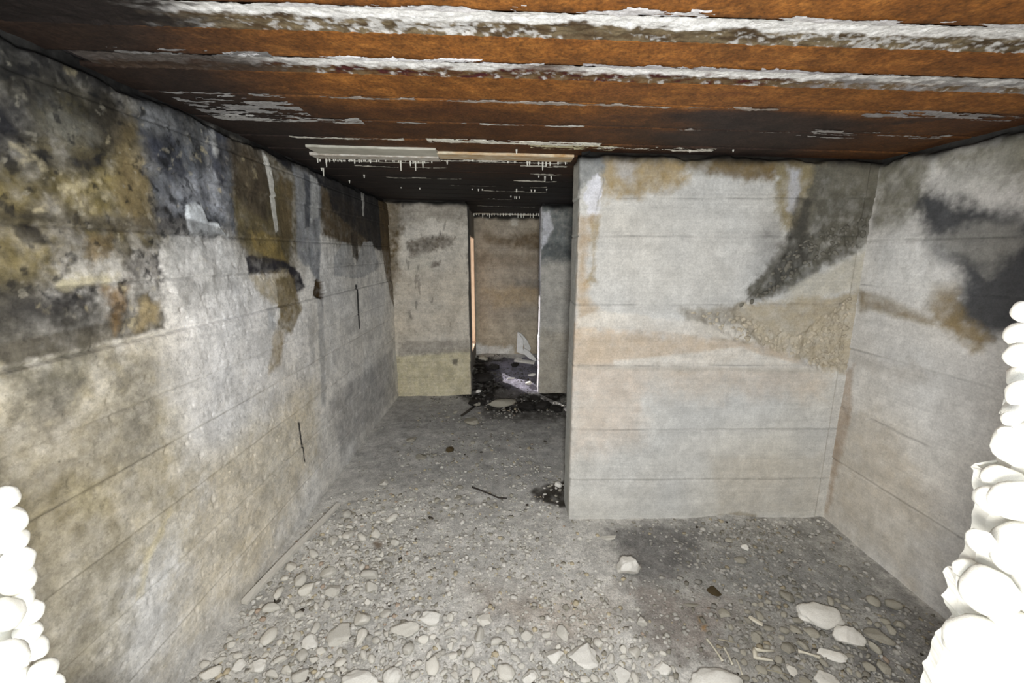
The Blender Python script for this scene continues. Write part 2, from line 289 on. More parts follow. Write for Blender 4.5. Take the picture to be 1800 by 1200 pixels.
# ---- wall on the west side (x = XL): long, stained, with board lifts
XL, XR = -1.125, 1.775
pL = lambda u, v: tuple(on_x(u, v, XL)[1:])
LEFT = [
 ((170, 161, 138), .8, .10, .12, [(-300, 640), (0, 600), (280, 560), (330, 640), (370, 800), (330, 960), (200, 1060), (150, 1300), (-300, 1400)]),
 ((156, 150, 134), .5, .08, .10, [(-300, 900), (60, 900), (200, 960), (180, 1100), (240, 1200), (200, 1400), (-300, 1400)]),  # overlay: shade painted into the colour to dim the lamp-bright near end
 ((200, 189, 164), .65, .08, .10, [(430, 690), (560, 640), (560, 800), (470, 980), (380, 1080), (300, 1150), (330, 950)]),
 ((228, 226, 222), .7, .05, .07, [(290, 560), (330, 420), (420, 420), (480, 540), (540, 560), (560, 660), (430, 760), (330, 800), (300, 680)]),
 ((100, 93, 75), .88, .05, .06, [(-300, -80), (0, 45), (240, 150), (500, 270), (690, 345), (696, 470), (650, 425), (600, 440), (560, 400), (520, 470), (440, 460), (400, 415), (330, 420), (250, 480), (140, 470), (100, 510), (0, 640), (-300, 750)]),
 ((122, 110, 70), .85, .05, .09, [(-200, 250), (0, 280), (120, 280), (180, 260), (250, 250), (268, 380), (170, 402), (100, 345), (60, 400), (0, 420), (-200, 460)]),
 ((128, 116, 78), .7, .05, .08, [(-100, 400), (0, 400), (70, 420), (60, 480), (0, 520), (-100, 560)]),
 ((98, 90, 60), .8, .04, .06, [(40, 100), (120, 120), (180, 165), (150, 230), (60, 230)]),
 ((116, 102, 72), .85, .025, .04, [(195, 195), (235, 215), (262, 300), (272, 395), (225, 400), (212, 320)]),
 ((36, 36, 40), .97, .04, .05, [(-200, -40), (0, 45), (150, 112), (240, 152), (215, 185), (110, 140), (30, 120), (-100, 150)]),
 ((40, 40, 44), .95, .03, .05, [(-200, 130), (0, 160), (45, 165), (62, 225), (40, 265), (0, 295), (-200, 330)]),
 ((48, 47, 44), .92, .05, .07, [(-300, -120), (0, 40), (180, 120), (150, 190), (60, 210), (-200, 150)]),
 ((58, 54, 46), .8, .02, .04, [(165, 190), (215, 200), (205, 270), (180, 275), (160, 240)]),
 ((48, 46, 44), .8, .015, .04, [(30, 285), (100, 265), (180, 280), (150, 310), (90, 300), (45, 320)]),
 ((50, 48, 44), .75, .015, .04, [(0, 370), (60, 365), (130, 380), (130, 395), (50, 395), (0, 400)]),
 ((132, 130, 120), .6, .03, .05, [(70, 200), (115, 195), (150, 235), (120, 250), (80, 232)]),
 ((84, 86, 89), .92, .02, .035, [(242, 152), (300, 175), (420, 238), (412, 330), (425, 410), (372, 418), (285, 405), (268, 320), (250, 240)]),
 ((136, 137, 137), .75, .015, .03, [(255, 165), (300, 192), (305, 238), (285, 240), (262, 222)]),
 ((150, 152, 156), .7, .02, .035, [(280, 300), (330, 330), (345, 300), (395, 300), (400, 380), (345, 372), (300, 372)]),
 ((58, 60, 68), .8, .012, .025, [(258, 240), (300, 238), (325, 300), (305, 315), (272, 280)]),
 ((58, 60, 68), .75, .008, .02, [(370, 225), (402, 240), (400, 320), (385, 330), (372, 270)]),
 ((172, 173, 172), .8, .008, .02, [(372, 230), (378, 232), (384, 262), (379, 270)]),
 ((64, 64, 66), .8, .012, .03, [(278, 372), (325, 378), (330, 405), (285, 402)]),
 ((204, 207, 206), .97, .004, .012, [(328, 360), (356, 360), (366, 388), (384, 392), (402, 416), (337, 412)]),
 ((186, 184, 178), .7, .03, .05, [(300, 420), (400, 418), (432, 455), (440, 500), (380, 520), (320, 540), (300, 480)]),
 # band below the second joint
 ((82, 79, 72), .85, .02, .04, [(-200, 520), (0, 515), (113, 505), (285, 495), (297, 572), (140, 606), (0, 640), (-200, 690)]),
 ((86, 81, 70), .85, .004, .004, [(-200, 570), (0, 605), (290, 545), (295, 577), (140, 611), (0, 643), (-200, 692)]),
 ((78, 74, 68), .5, .003, .003, [(130, 378), (330, 384), (402, 404), (402, 417), (143, 403)]),
 ((60, 58, 56), .8, .02, .035, [(110, 508), (178, 506), (172, 540), (195, 575), (130, 560), (60, 570), (0, 540)]),
 ((120, 99, 70), .88, .01, .02, [(178, 503), (230, 505), (228, 545), (205, 592), (192, 560)]),
 ((158, 143, 110), .85, .012, .02, [(248, 530), (262, 518), (288, 530), (286, 574), (240, 582)]),
 ((188, 180, 152), .85, .008, .02, [(100, 502), (135, 486), (210, 484), (200, 496), (115, 506)]),
 ((88, 84, 80), .75, .015, .03, [(225, 450), (285, 440), (288, 490), (230, 492)]),
 ((134, 116, 84), .6, .012, .03, [(150, 420), (200, 412), (195, 450), (165, 462)]),
 # ochre column in the middle
 ((100, 91, 66), .95, .012, .025, [(418, 285), (455, 300), (500, 330), (512, 410), (505, 465), (445, 458), (424, 420), (412, 350)]),
 ((74, 66, 54), .85, .015, .025, [(405, 240), (460, 260), (478, 320), (470, 380), (440, 372), (412, 345)]),
 ((138, 121, 74), .7, .008, .02, [(440, 405), (490, 420), (500, 455), (450, 440)]),
 ((46, 44, 48), .92, .006, .014, [(432, 448), (500, 462), (528, 478), (538, 505), (522, 512), (505, 478), (440, 482)]),
 ((176, 164, 138), .8, .01, .025, [(442, 485), (505, 480), (520, 510), (500, 545), (462, 520)]),
 ((126, 113, 84), .88, .008, .02, [(486, 490), (518, 490), (527, 540), (510, 588), (486, 575), (490, 530)]),
 ((160, 146, 118), .7, .012, .02, [(482, 575), (500, 580), (492, 640), (470, 655)]),
 ((176, 178, 178), .7, .01, .02, [(470, 545), (482, 545), (485, 580), (470, 585)]),
 # soot and lime streaks towards the corner
 ((40, 40, 44), .93, .012, .025, [(455, 245), (520, 272), (600, 305), (690, 345), (692, 430), (655, 420), (618, 395), (585, 345), (545, 310), (505, 300)]),
 ((146, 148, 150), .92, .008, .016, [(515, 290), (540, 300), (566, 330), (566, 400), (562, 500), (545, 470), (524, 455), (522, 380)]),
 ((80, 82, 88), .85, .005, .012, [(534, 300), (546, 310), (546, 400), (538, 402)]),
 ((190, 191, 189), .85, .005, .01, [(546, 306), (560, 314), (562, 380), (548, 392)]),
 ((100, 88, 64), .85, .006, .012, [(490, 305), (514, 320), (516, 420), (496, 420)]),
 ((214, 214, 208), .97, .002, .004, [(462, 262), (474, 280), (482, 320), (491, 405), (486, 408), (476, 340), (466, 285)]),
 ((92, 80, 62), .9, .012, .025, [(566, 330), (620, 360), (665, 400), (670, 440), (620, 430), (566, 415)]),
 ((52, 50, 50), .85, .008, .02, [(570, 310), (640, 345), (690, 350), (690, 440), (665, 440), (620, 400), (585, 370)]),
 ((178, 178, 176), .92, .005, .014, [(588, 452), (604, 425), (616, 432), (624, 470), (640, 425), (655, 425), (668, 470), (640, 488), (590, 484)]),
 ((180, 180, 176), .8, .002, .006, [(635, 330), (641, 332), (640, 380), (637, 380)]),
 ((72, 64, 54), .85, .005, .012, [(618, 410), (630, 410), (630, 460), (622, 450)]),
 ((96, 80, 54), .8, .008, .012, [(666, 350), (700, 350), (700, 560), (684, 520), (672, 440)]),
 ((140, 142, 143), .5, .006, .01, [(556, 520), (566, 520), (574, 715), (566, 715)]),
 ((120, 122, 124), .3, .006, .012, [(540, 560), (552, 560), (552, 640), (545, 640)]),
 ((72, 56, 32), .95, .003, .006, [(557, 490), (570, 496), (574, 514), (563, 526), (552, 518)]),
 ((30, 30, 32), .97, .002, .001, [(625, 500), (628, 500), (632, 578), (630, 578)]),
 ((40, 40, 42), .97, .002, .001, [(524, 742), (527, 742), (536, 812), (534, 812)]),
 ((150, 148, 146), .5, .02, .02, [(575, 705), (690, 612), (697, 692), (600, 800)]),
 ((112, 108, 92), .6, .03, .06, [(60, 640), (130, 640), (130, 720), (40, 720)]),
 ((104, 100, 92), .6, .03, .06, [(60, 700), (110, 690), (120, 740), (60, 750)]),
 ((118, 114, 104), .6, .03, .06, [(200, 640), (250, 640), (245, 690), (215, 690)]),
 ((120, 116, 106), .6, .06, .09, [(200, 720), (260, 720), (240, 800), (200, 800)]),
 ((206, 196, 166), .7, .006, .014, [(296, 896), (306, 898), (268, 985), (252, 1055), (240, 1050), (256, 975)]),
 ((128, 118, 90), .6, .05, .08, [(-100, 850), (100, 850), (200, 820), (190, 880), (60, 960), (-100, 980)]),
 ((184, 175, 146), .4, .02, .05, [(130, 870), (190, 855), (180, 900), (140, 910)]),
]
LZ = [0.20, 0.41, 0.62, 0.83, 1.0, 1.193, 1.366, 1.516, 1.72, 1.86]
def left_col(P):
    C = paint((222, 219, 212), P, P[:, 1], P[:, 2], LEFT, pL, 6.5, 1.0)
    rz = sstep(1.10, 1.35, P[:, 2] + .12 * fbm(P, 3, 3, 2)) * sstep(2.5, 1.7, P[:, 1]); lo = sstep(.9, 1.15, P[:, 2]) * sstep(1.8, 1.3, P[:, 1])
    rz = np.maximum(rz, .6 * lo); drk = sstep(.50, .22, C.max(1)); rz = rz * (.25 + .75 * drk)
    f1 = fbm(P, 15, 4, 61); f2 = fbm(P, 48, 3, 62)
    C = C * (1 + rz * (.45 * f1 + .30 * f2))[:, None]
    sp = sstep(1.22, 1.4, P[:, 2] + .1 * f1) * sstep(2.0, 1.6, P[:, 1]) * drk
    C = C + (lin((30, 30, 31)) - C) * (sp * .75 * sstep(.22, .55, fbm(P, 36, 5, 81) + .35 * fbm(P, 6, 3, 82)))[:, None]
    C = C + (lin((170, 164, 146)) - C) * (sp * .5 * sstep(.5, .75, fbm(P, 44, 4, 83)))[:, None]
    vz = sstep(1.25, 1.6, P[:, 2]) * sstep(1.25, 1.6, P[:, 1]); C = C * (1 + vz * (.34 * fbm(P, (1, 15, 1.3), 4, 71) + .2 * fbm(P, (1, 50, 3), 3, 72)))[:, None]
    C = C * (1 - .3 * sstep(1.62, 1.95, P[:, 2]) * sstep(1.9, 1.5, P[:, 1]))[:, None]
    C = C + (lin((40, 38, 36)) - C) * (rz * .8 * sstep(.45, .75, fbm(P, 11, 5, 63)))[:, None]
    C = C + (lin((196, 184, 150)) - C) * (rz * .55 * sstep(.5, .8, fbm(P, 17, 5, 64)))[:, None]
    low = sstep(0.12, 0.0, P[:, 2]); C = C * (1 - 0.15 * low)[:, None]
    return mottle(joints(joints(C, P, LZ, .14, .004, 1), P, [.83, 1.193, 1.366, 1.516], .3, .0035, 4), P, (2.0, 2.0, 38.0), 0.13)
def left_disp(P, s):
    h = boards(P[:, 2], LZ, 0.006, 3)
    ro = sstep(1.15, 1.25, P[:, 2] + 0.06 * fbm(P, 2, 3)) * sstep(2.2, 1.7, P[:, 1])
    h = h + rough_relief(P, 0.003) + 0.007 * ro * fbm(P, 13, 4, 4.0) - 0.004 * np.clip(fbm(P, 40, 2, 31) - 0.55, 0, 1) * 2
    # the slot marks and the rust hole in the wall
    for pts, d in (([(557, 490), (570, 496), (574, 514), (563, 526), (552, 518)], .03),):
        h = h - d * sstep(-0.003, 0.004, poly_sd(P[:, 1], P[:, 2], [pL(*q) for q in pts]))
    # plaster lump that stands proud
    for pts, d in (([(328, 360), (356, 360), (366, 388), (384, 392), (402, 416), (337, 412)], .006),):
        h = h + d * sstep(-0.006, 0.006, poly_sd(P[:, 1], P[:, 2], [pL(*q) for q in pts]) + 0.01 * fbm(P, 20, 3))
    return h + top_gap(P)
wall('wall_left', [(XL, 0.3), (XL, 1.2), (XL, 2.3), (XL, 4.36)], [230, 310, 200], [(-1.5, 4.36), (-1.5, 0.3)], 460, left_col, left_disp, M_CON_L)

# ---- the partition that stands out from the east wall
YP = 2.11
pP = lambda u, v: tuple(on_y(u, v, YP)[[0, 2]])
PART = [
 ((212, 198, 180), .6, .05, .05, [(1000, 570), (1280, 590), (1380, 612), (1450, 650), (1440, 700), (1000, 690)]),
 ((204, 186, 162), .7, .03, .05, [(1015, 582), (1200, 590), (1380, 605), (1400, 640), (1015, 645)]),
 ((206, 188, 164), .6, .02, .04, [(1000, 565), (1050, 575), (1080, 620), (1050, 650), (1000, 645)]),
 ((214, 200, 184), .6, .05, .05, [(1000, 640), (1130, 650), (1120, 780), (1000, 800)]),
 ((118, 104, 78), .9, .02, .03, [(1000, 240), (1580, 250), (1570, 305), (1400, 318), (1250, 304), (1180, 304), (1060, 296)]),
 ((172, 152, 114), .85, .02, .035, [(1052, 285), (1185, 280), (1215, 310), (1180, 335), (1090, 352), (1058, 345)]),
 ((130, 110, 74), .75, .015, .025, [(1250, 280), (1370, 285), (1365, 320), (1300, 318), (1255, 300)]),
 ((138, 140, 138), .85, .012, .03, [(1000, 262), (1060, 268), (1066, 300), (1040, 318), (1000, 335)]),
 ((206, 206, 206), .55, .014, .03, [(1085, 285), (1120, 285), (1115, 320), (1090, 315)]),
 ((232, 232, 236), .95, .006, .028, [(1036, 318), (1050, 303), (1060, 318), (1056, 345), (1047, 380), (1034, 372), (1030, 350)]),
 ((160, 140, 98), .7, .008, .018, [(1040, 378), (1052, 380), (1048, 430), (1044, 480), (1050, 496), (1030, 498), (1040, 470), (1042, 420)]),
 ((188, 160, 120), .6, .015, .02, [(1015, 380), (1035, 385), (1030, 520), (1060, 560), (1015, 570)]),
 ((150, 138, 106), .85, .015, .03, [(1362, 285), (1450, 285), (1440, 340), (1420, 420), (1375, 400), (1360, 340)]),
 ((104, 101, 90), .92, .012, .03, [(1430, 282), (1570, 282), (1545, 395), (1530, 425), (1500, 445), (1430, 478), (1385, 510), (1330, 525), (1318, 510), (1350, 470), (1380, 420), (1410, 380)]),
 ((122, 118, 104), .6, .02, .03, [(1450, 290), (1555, 290), (1545, 350), (1455, 340)]),
 ((204, 205, 210), .75, .012, .022, [(1384, 288), (1408, 296), (1406, 340), (1396, 372), (1386, 366)]),
 ((70, 68, 62), .7, .008, .02, [(1402, 345), (1425, 350), (1420, 400), (1440, 440), (1390, 490), (1350, 512), (1380, 440)]),
 ((128, 126, 122), .5, .035, .03, [(1330, 380), (1372, 380), (1372, 440), (1340, 480), (1325, 470)]),
 ((204, 198, 182), .85, .012, .02, [(1405, 500), (1528, 440), (1518, 505), (1400, 535), (1370, 530)]),
 ((186, 174, 150), .88, .012, .03, [(1290, 545), (1380, 530), (1450, 528), (1518, 508), (1500, 655), (1450, 650), (1400, 625), (1340, 605), (1290, 590)]),
 ((150, 142, 126), .7, .012, .025, [(1200, 545), (1290, 540), (1340, 600), (1270, 596), (1215, 570)]),
 ((222, 216, 204), .8, .006, .012, [(1015, 560), (1060, 545), (1150, 560), (1300, 572), (1330, 600), (1200, 585), (1100, 575), (1015, 574)]),
 ((226, 221, 210), .8, .006, .008, [(1080, 634), (1300, 610), (1440, 650), (1300, 648), (1080, 646)]),
 ((186, 180, 168), .6, .006, .01, [(1015, 640), (1440, 648), (1440, 655), (1015, 648)]),
 ((196, 190, 178), .5, .02, .03, [(1250, 800), (1440, 800), (1440, 900), (1260, 905)]),
 ((150, 142, 124), .7, .006, .012, [(1262, 905), (1300, 898), (1330, 905), (1330, 920), (1255, 920)]),
]
PZ = [pP(1200, v)[1] for v in (348, 415, 535, 642, 755, 842)]
HONEY = [[(1325, 515), (1380, 450), (1440, 405), (1532, 380), (1520, 428), (1440, 462), (1385, 500), (1340, 528), (1290, 560), (1285, 548)],
         [(1210, 548), (1290, 545), (1400, 590), (1500, 520), (1490, 655), (1440, 650), (1380, 620), (1300, 600)]]
def honey_mask(P):
    m = np.zeros(len(P))
    for h in HONEY: m = np.maximum(m, sstep(-0.015, 0.02, poly_sd(P[:, 0], P[:, 2], [pP(*q) for q in h]) + 0.02 * fbm(P, 14, 3)))
    return m * (P[:, 1] < YP + 0.05)
def part_col(P):
    C = paint((212, 210, 203), P, P[:, 0], P[:, 2], PART, pP, 7.0, .86)
    side = (P[:, 1] > YP + 0.03)
    g = lin((192, 192, 186)) * np.ones_like(C); C[side] = g[side] * 0.95
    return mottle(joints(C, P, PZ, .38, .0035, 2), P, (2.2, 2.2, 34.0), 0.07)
def part_disp(P, s):
    h = boards(P[:, 2], PZ, 0.004, 8) + rough_relief(P, 0.002)
    hm = honey_mask(P); h = h - 0.012 * hm + hm * 0.006 * fbm(P, 60, 2, 3)
    h = h + 0.008 * sstep(-0.006, 0.008, poly_sd(P[:, 0], P[:, 2], [pP(*q) for q in PART[9][4]]) + 0.012 * fbm(P, 18, 3))
    e = np.exp(-((P[:, 0] - 0.345) / 0.02) ** 2) * np.exp(-((P[:, 1] - YP) / 0.02) ** 2)
    h = h - e * 0.008 * np.clip(fbm(P, 22, 3, 19) + 0.2, 0, 1.5)
    # formwork lath mark up the inner corner
    h = h - 0.005 * sstep(0.002, 0.005, P[:, 0] - (XR - 0.05)) * (P[:, 1] < YP + 0.05)
    return h + top_gap(P, 0.05, 0.02)
w_part = wall('wall_partition', [(0.75, 2.31), (0.345, 2.31), (0.345, YP), (XR + 0.03, YP)], [20, 26, 420], [(2.0, YP), (2.0, 2.31)], 330, part_col, part_disp, M_CON_S)

# ---- east wall
pR = lambda u, v: tuple(on_x(u, v, XR)[1:])
RIGHT = [
 ((180, 171, 156), .6, .06, .08, [(1460, 700), (1560, 760), (1640, 900), (1600, 1040), (1450, 910)]),
 ((124, 121, 108), .9, .03, .05, [(1540, 280), (1660, 250), (1900, 200), (1900, 330), (1760, 320), (1640, 300), (1620, 370), (1545, 395)]),
 ((152, 150, 142), .8, .03, .05, [(1660, 285), (1760, 270), (1790, 330), (1700, 345), (1650, 330)]),
 ((66, 67, 69), .97, .03, .05, [(1618, 345), (1665, 335), (1720, 360), (1800, 380), (1950, 400), (1950, 620), (1800, 590), (1755, 600), (1690, 565), (1676, 520), (1690, 490), (1640, 440), (1625, 400)]),  # dark patch on the wall; the broken rim's shadow is painted in with it
 ((140, 138, 132), .85, .02, .04, [(1640, 420), (1700, 400), (1790, 395), (1790, 430), (1740, 470), (1680, 455)]),
 ((138, 122, 92), .85, .02, .04, [(1640, 500), (1680, 500), (1690, 560), (1745, 600), (1720, 610), (1650, 570), (1630, 540)]),
 ((134, 120, 94), .8, .01, .015, [(1512, 508), (1560, 525), (1600, 545), (1650, 560), (1640, 575), (1580, 556), (1530, 540), (1512, 548)]),
 ((196, 195, 190), .7, .008, .012, [(1634, 272), (1648, 272), (1644, 320), (1636, 330)]),
 ((212, 211, 207), .6, .05, .06, [(1545, 430), (1640, 440), (1670, 500), (1620, 540), (1540, 510)]),
 ((170, 164, 155), .6, .03, .05, [(1500, 620), (1620, 650), (1640, 680), (1510, 640)]),
 ((160, 142, 122), .7, .01, .015, [(1470, 660), (1500, 640), (1496, 720), (1480, 800), (1462, 880), (1452, 900)]),
]
RZ = [0.66, 0.97, 1.30, 1.51, 0.36]
def right_col(P):
    C = paint((204, 201, 195), P, P[:, 1], P[:, 2], RIGHT, pR, 6.0, 1.0)
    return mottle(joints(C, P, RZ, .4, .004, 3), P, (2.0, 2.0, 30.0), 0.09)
def right_disp(P, s):
    return boards(P[:, 2], RZ, 0.003, 5) + rough_relief(P, 0.003) + 0.006 * sstep(1.25, 1.45, P[:, 2]) * fbm(P, 14, 4, 2.0) + top_gap(P)
wall('wall_right', [(XR, 5.95), (XR, 2.5), (XR, 2.2), (XR, 0.3)], [30, 10, 300], [(2.1, 0.3), (2.1, 5.95)], 300, right_col, right_disp, M_CON_S)

# ---- back wall: two lengths with a doorway between
YB = 4.22
pB = lambda u, v: tuple(on_y(u, v, YB)[[0, 2]])
BACKL = [
 ((190, 182, 152), .8, .02, .02, [(690, 625), (830, 612), (830, 700), (690, 700)]),
 ((150, 144, 134), .8, .012, .02, [(700, 600), (826, 596), (826, 618), (700, 626)]),
 ((94, 80, 54), .8, .03, .05, [(670, 340), (702, 345), (705, 420), (698, 520), (670, 540)]),
 ((104, 96, 84), .8, .015, .04, [(712, 425), (760, 415), (800, 418), (795, 436), (760, 440), (720, 456)]),
 ((186, 180, 166), .7, .02, .04, [(712, 460), (740, 445), (765, 448), (755, 475), (725, 486)]),
 ((186, 176, 160), .5, .05, .06, [(690, 480), (826, 470), (826, 590), (690, 600)]),
 ((118, 110, 96), .5, .02, .05, [(690, 345), (826, 350), (826, 400), (760, 385), (690, 400)]),
 ((78, 74, 68), .8, .006, .01, [(794, 632), (806, 630), (804, 642), (797, 640)]),
 ((96, 86, 76), .7, .008, .02, [(760, 460), (775, 458), (772, 468), (760, 468)]),
]
BACKR = [
 ((112, 116, 114), .85, .03, .04, [(940, 350), (1020, 350), (1020, 460), (940, 460)]),
 ((90, 94, 94), .7, .02, .03, [(955, 425), (1010, 430), (1010, 450), (955, 452)]),
 ((206, 206, 210), .92, .008, .016, [(953, 372), (966, 372), (972, 405), (962, 425), (953, 435)]),
 ((176, 168, 152), .7, .04, .04, [(940, 580), (1010, 580), (1010, 710), (940, 710)]),
]
def backl_col(P):
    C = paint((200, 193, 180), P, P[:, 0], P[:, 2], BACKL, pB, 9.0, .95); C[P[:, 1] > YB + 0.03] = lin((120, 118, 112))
    chips = sstep(0.55, 0.75, fbm(P, (26, 26, 9), 3, 51)) * sstep(0.5, 0.9, P[:, 2]); C = C * (1 - 0.4 * chips)[:, None]
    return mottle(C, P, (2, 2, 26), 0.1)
def backr_col(P):
    C = paint((182, 178, 169), P, P[:, 0], P[:, 2], BACKR, pB, 9.0, .92); C[P[:, 1] > YB + 0.03] = lin((190, 186, 186))
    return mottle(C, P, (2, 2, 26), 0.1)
BZ = [0.24, 0.36, 0.62, 0.9, 1.18, 1.45, 1.7]
def back_disp(P, s):
    ch = sstep(0.5, 0.8, fbm(P, (22, 22, 10), 3, 51))
    return boards(P[:, 2], BZ, 0.004, 6) + rough_relief(P, 0.004) - 0.006 * ch + top_gap(P, 0.04, 0.015)
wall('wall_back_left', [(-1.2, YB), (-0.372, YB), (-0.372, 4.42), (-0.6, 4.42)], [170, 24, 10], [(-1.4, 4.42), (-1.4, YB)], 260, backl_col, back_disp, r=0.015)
wall('wall_back_right', [(0.9, 4.42), (0.333, 4.42), (0.333, YB + 0.03), (1.85, YB + 0.03)], [10, 24, 220], [(2.0, YB + 0.03), (2.0, 4.42)], 240, backr_col, back_disp, r=0.012)
# ---- far wall of the passage behind the doorway
YF = 5.72
pF = lambda u, v: tuple(on_y(u, v, YF)[[0, 2]])
FAR = [
 ((166, 156, 138), .7, .05, .05, [(830, 370), (960, 370), (960, 402), (830, 402)]),
 ((112, 97, 76), .9, .04, .05, [(850, 408), (890, 418), (950, 405), (950, 436), (900, 432), (850, 424)]),
 ((130, 116, 98), .6, .04, .05, [(835, 445), (950, 450), (950, 470), (835, 465)]),
 ((168, 146, 112), .6, .06, .06, [(850, 510), (880, 505), (950, 495), (950, 535), (870, 540)]),
 ((126, 120, 112), .7, .03, .04, [(905, 487), (950, 490), (950, 505), (905, 503)]),
 ((180, 168, 146), .6, .06, .05, [(830, 560), (950, 555), (950, 620), (830, 620)]),
 ((214, 212, 206), .85, .02, .04, [(830, 600), (860, 607), (900, 610), (900, 630), (830, 632)]),
 ((196, 190, 176), .8, .01, .02, [(853, 376), (862, 376), (860, 388), (854, 388)]),
 ((196, 190, 176), .8, .01, .02, [(898, 378), (912, 378), (910, 396), (900, 396)]),
]
def far_col(P):
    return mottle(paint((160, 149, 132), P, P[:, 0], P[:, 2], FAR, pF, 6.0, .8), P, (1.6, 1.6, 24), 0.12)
wall('wall_far', [(-0.52, YF), (XR + 0.02, YF)], [170], [(XR + 0.2, YF), (XR + 0.2, 5.95), (-0.52, 5.95)], 200, far_col,
     lambda P, s: boards(P[:, 2], [0.3, 0.6, 0.9, 1.2, 1.5, 1.75], 0.004, 9) + rough_relief(P, 0.004))
# ---- short west wall of the passage with a daylight opening
XW = -0.42
def boxes(name, bl, mat, parent=None, bevel=0.004):
    bm = bmesh.new()
    for (a, b) in bl:
        r = bmesh.ops.create_cube(bm, size=1.0)
        for v in r['verts']:
            v.co = Vector([(a[i] + b[i]) / 2 + v.co[i] * (b[i] - a[i]) for i in range(3)])
    if bevel: bmesh.ops.bevel(bm, geom=bm.edges[:], offset=bevel, segments=1, affect='EDGES')
    return bm_link(name, bm, mat, parent)
M_CONP = plain_mat('passage_concrete', (120, 116, 108), (160, 154, 142), 9, 0.9, 0.4)
OY0, OY1, OZ0, OZ1 = 5.06, 5.60, 0.28, 1.66
tag(boxes('wall_passage', [((XW - .12, 4.42, -.03), (XW, OY0, 1.96)), ((XW - .12, OY1, -.03), (XW, 5.95, 1.96)),
                          ((XW - .12, OY0, -.03), (XW, OY1, OZ0)), ((XW - .12, OY0, OZ1), (XW, OY1, 1.96))], M_CONP, bevel=0), kind='structure')
win = tag(boxes('window_1', [((XW - .125, OY0, OZ0), (XW + .004, OY0 + .02, OZ1))], M_LINING), kind='structure')
boxes('reveal_board', [((XW - .125, OY1 - .02, OZ0), (XW + .004, OY1, OZ1))], M_LINING, win)
boxes('head_board', [((XW - .125, OY0 + .02, OZ1 - .02), (XW + .004, OY1 - .02, OZ1))], M_LINING, win)
boxes('sill_board', [((XW - .13, OY0 + .02, OZ0), (XW + .012, OY1 - .02, OZ0 + .02))], M_LINING, win)

# ------------------------------------------------------------------ floor
def floor_h(x, y):
    x = np.atleast_1d(np.asarray(x, float)); y = np.atleast_1d(np.asarray(y, float))
    P = np.stack([x, y, np.zeros_like(x)], 1)
    h = 0.007 * fbm(P, 2.2, 3, 1.0) + 0.0045 * fbm(P, 14, 3, 3.0)
    m = sstep(4.05, 4.5, y) * sstep(-0.75, -0.35, x) * sstep(1.5, 0.5, x)
    h = h + m * (0.045 + 0.02 * fbm(P, 6, 4, 7.0)) + 0.05 * sstep(4.6, 5.7, y)
    h = h + 0.025 * np.exp(-((x - 0.72 - 0.5) / 0.16) ** 2 - ((y - 2.12) / 0.07) ** 2)
    return h
pG = lambda u, v: tuple(on_floor(u, v)[:2])
FLOOR = [
 ((176, 174, 169), .85, .15, .20, [(600, 850), (690, 690), (1000, 690), (1000, 870), (800, 850), (700, 870)]),
 ((160, 158, 154), .8, .15, .20, [(680, 760), (697, 690), (1000, 690), (1000, 780), (850, 760)]),
 ((170, 160, 148), .8, .08, .10, [(840, 1030), (950, 1035), (1070, 1060), (1060, 1115), (920, 1105), (850, 1075)]),
 ((156, 154, 148), .92, .05, .09, [(1075, 935), (1180, 905), (1450, 905), (1640, 1070), (1760, 1250), (1500, 1300), (1330, 1250), (1260, 1170), (1140, 1130), (1110, 1010)]),
 ((118, 116, 113), .88, .05, .09, [(1090, 935), (1170, 920), (1250, 935), (1240, 1000), (1180, 1030), (1120, 1005)]),
 ((138, 137, 133), .75, .05, .09, [(1250, 960), (1450, 960), (1560, 1060), (1430, 1060), (1300, 1040), (1240, 1000)]),
 ((150, 142, 134), .8, .05, .08, [(1110, 1040), (1220, 1030), (1300, 1070), (1260, 1170), (1150, 1130)]),
 ((118, 116, 113), .7, .05, .07, [(1560, 1000), (1640, 1080), (1740, 1250), (1540, 1220), (1510, 1130), (1560, 1090)]),
 ((150, 145, 135), .6, .05, .07, [(1280, 1080), (1400, 1100), (1400, 1200), (1290, 1180)]),
 ((176, 132, 44), .85, .008, .014, [(1226, 1083), (1236, 1082), (1234, 1095), (1228, 1096)]),
 ((176, 128, 40), .85, .008, .014, [(1232, 1098), (1242, 1098), (1240, 1108), (1233, 1108)]),
 ((80, 77, 73), .85, .06, .08, [(830, 716), (900, 724), (1000, 712), (1000, 735), (930, 742), (860, 735)]),
 ((36, 33, 29), .95, .04, .07, [(790, 688), (828, 694), (828, 640), (960, 640), (1000, 695), (1000, 716), (930, 724), (860, 720)]),
 ((150, 146, 158), .85, .08, .08, [(868, 648), (930, 636), (950, 640), (945, 690), (905, 690), (880, 672)]),  # lilac-grey patch: daylight on the passage floor, painted into the colour
 ((104, 100, 96), .7, .03, .05, [(870, 690), (910, 690), (905, 712), (860, 712)]),
 ((66, 62, 56), .9, .015, .03, [(932, 862), (965, 850), (995, 842), (1003, 893), (965, 886), (940, 880)]),
 ((96, 88, 80), .8, .006, .012, [(741, 975), (754, 975), (752, 984), (742, 984)]),
 ((106, 88, 66), .8, .012, .02, [(655, 952), (670, 950), (675, 962), (658, 966)]),
]
ys = np.concatenate([np.linspace(-2.5, 0.5, 14)[:-1], np.geomspace(0.5, 6.0, 470)]); xs = np.concatenate([[-1.5], np.linspace(-1.2, 1.85, 440), [2.1]])
GX, GY = np.meshgrid(xs, ys); fx, fy = GX.ravel(), GY.ravel()
P = np.stack([fx, fy, np.zeros_like(fx)], 1)
C = paint((200, 197, 190), P, fx, fy, FLOOR, pG, 5.0, 1.0)
C[fy > 5.0] *= 0.8
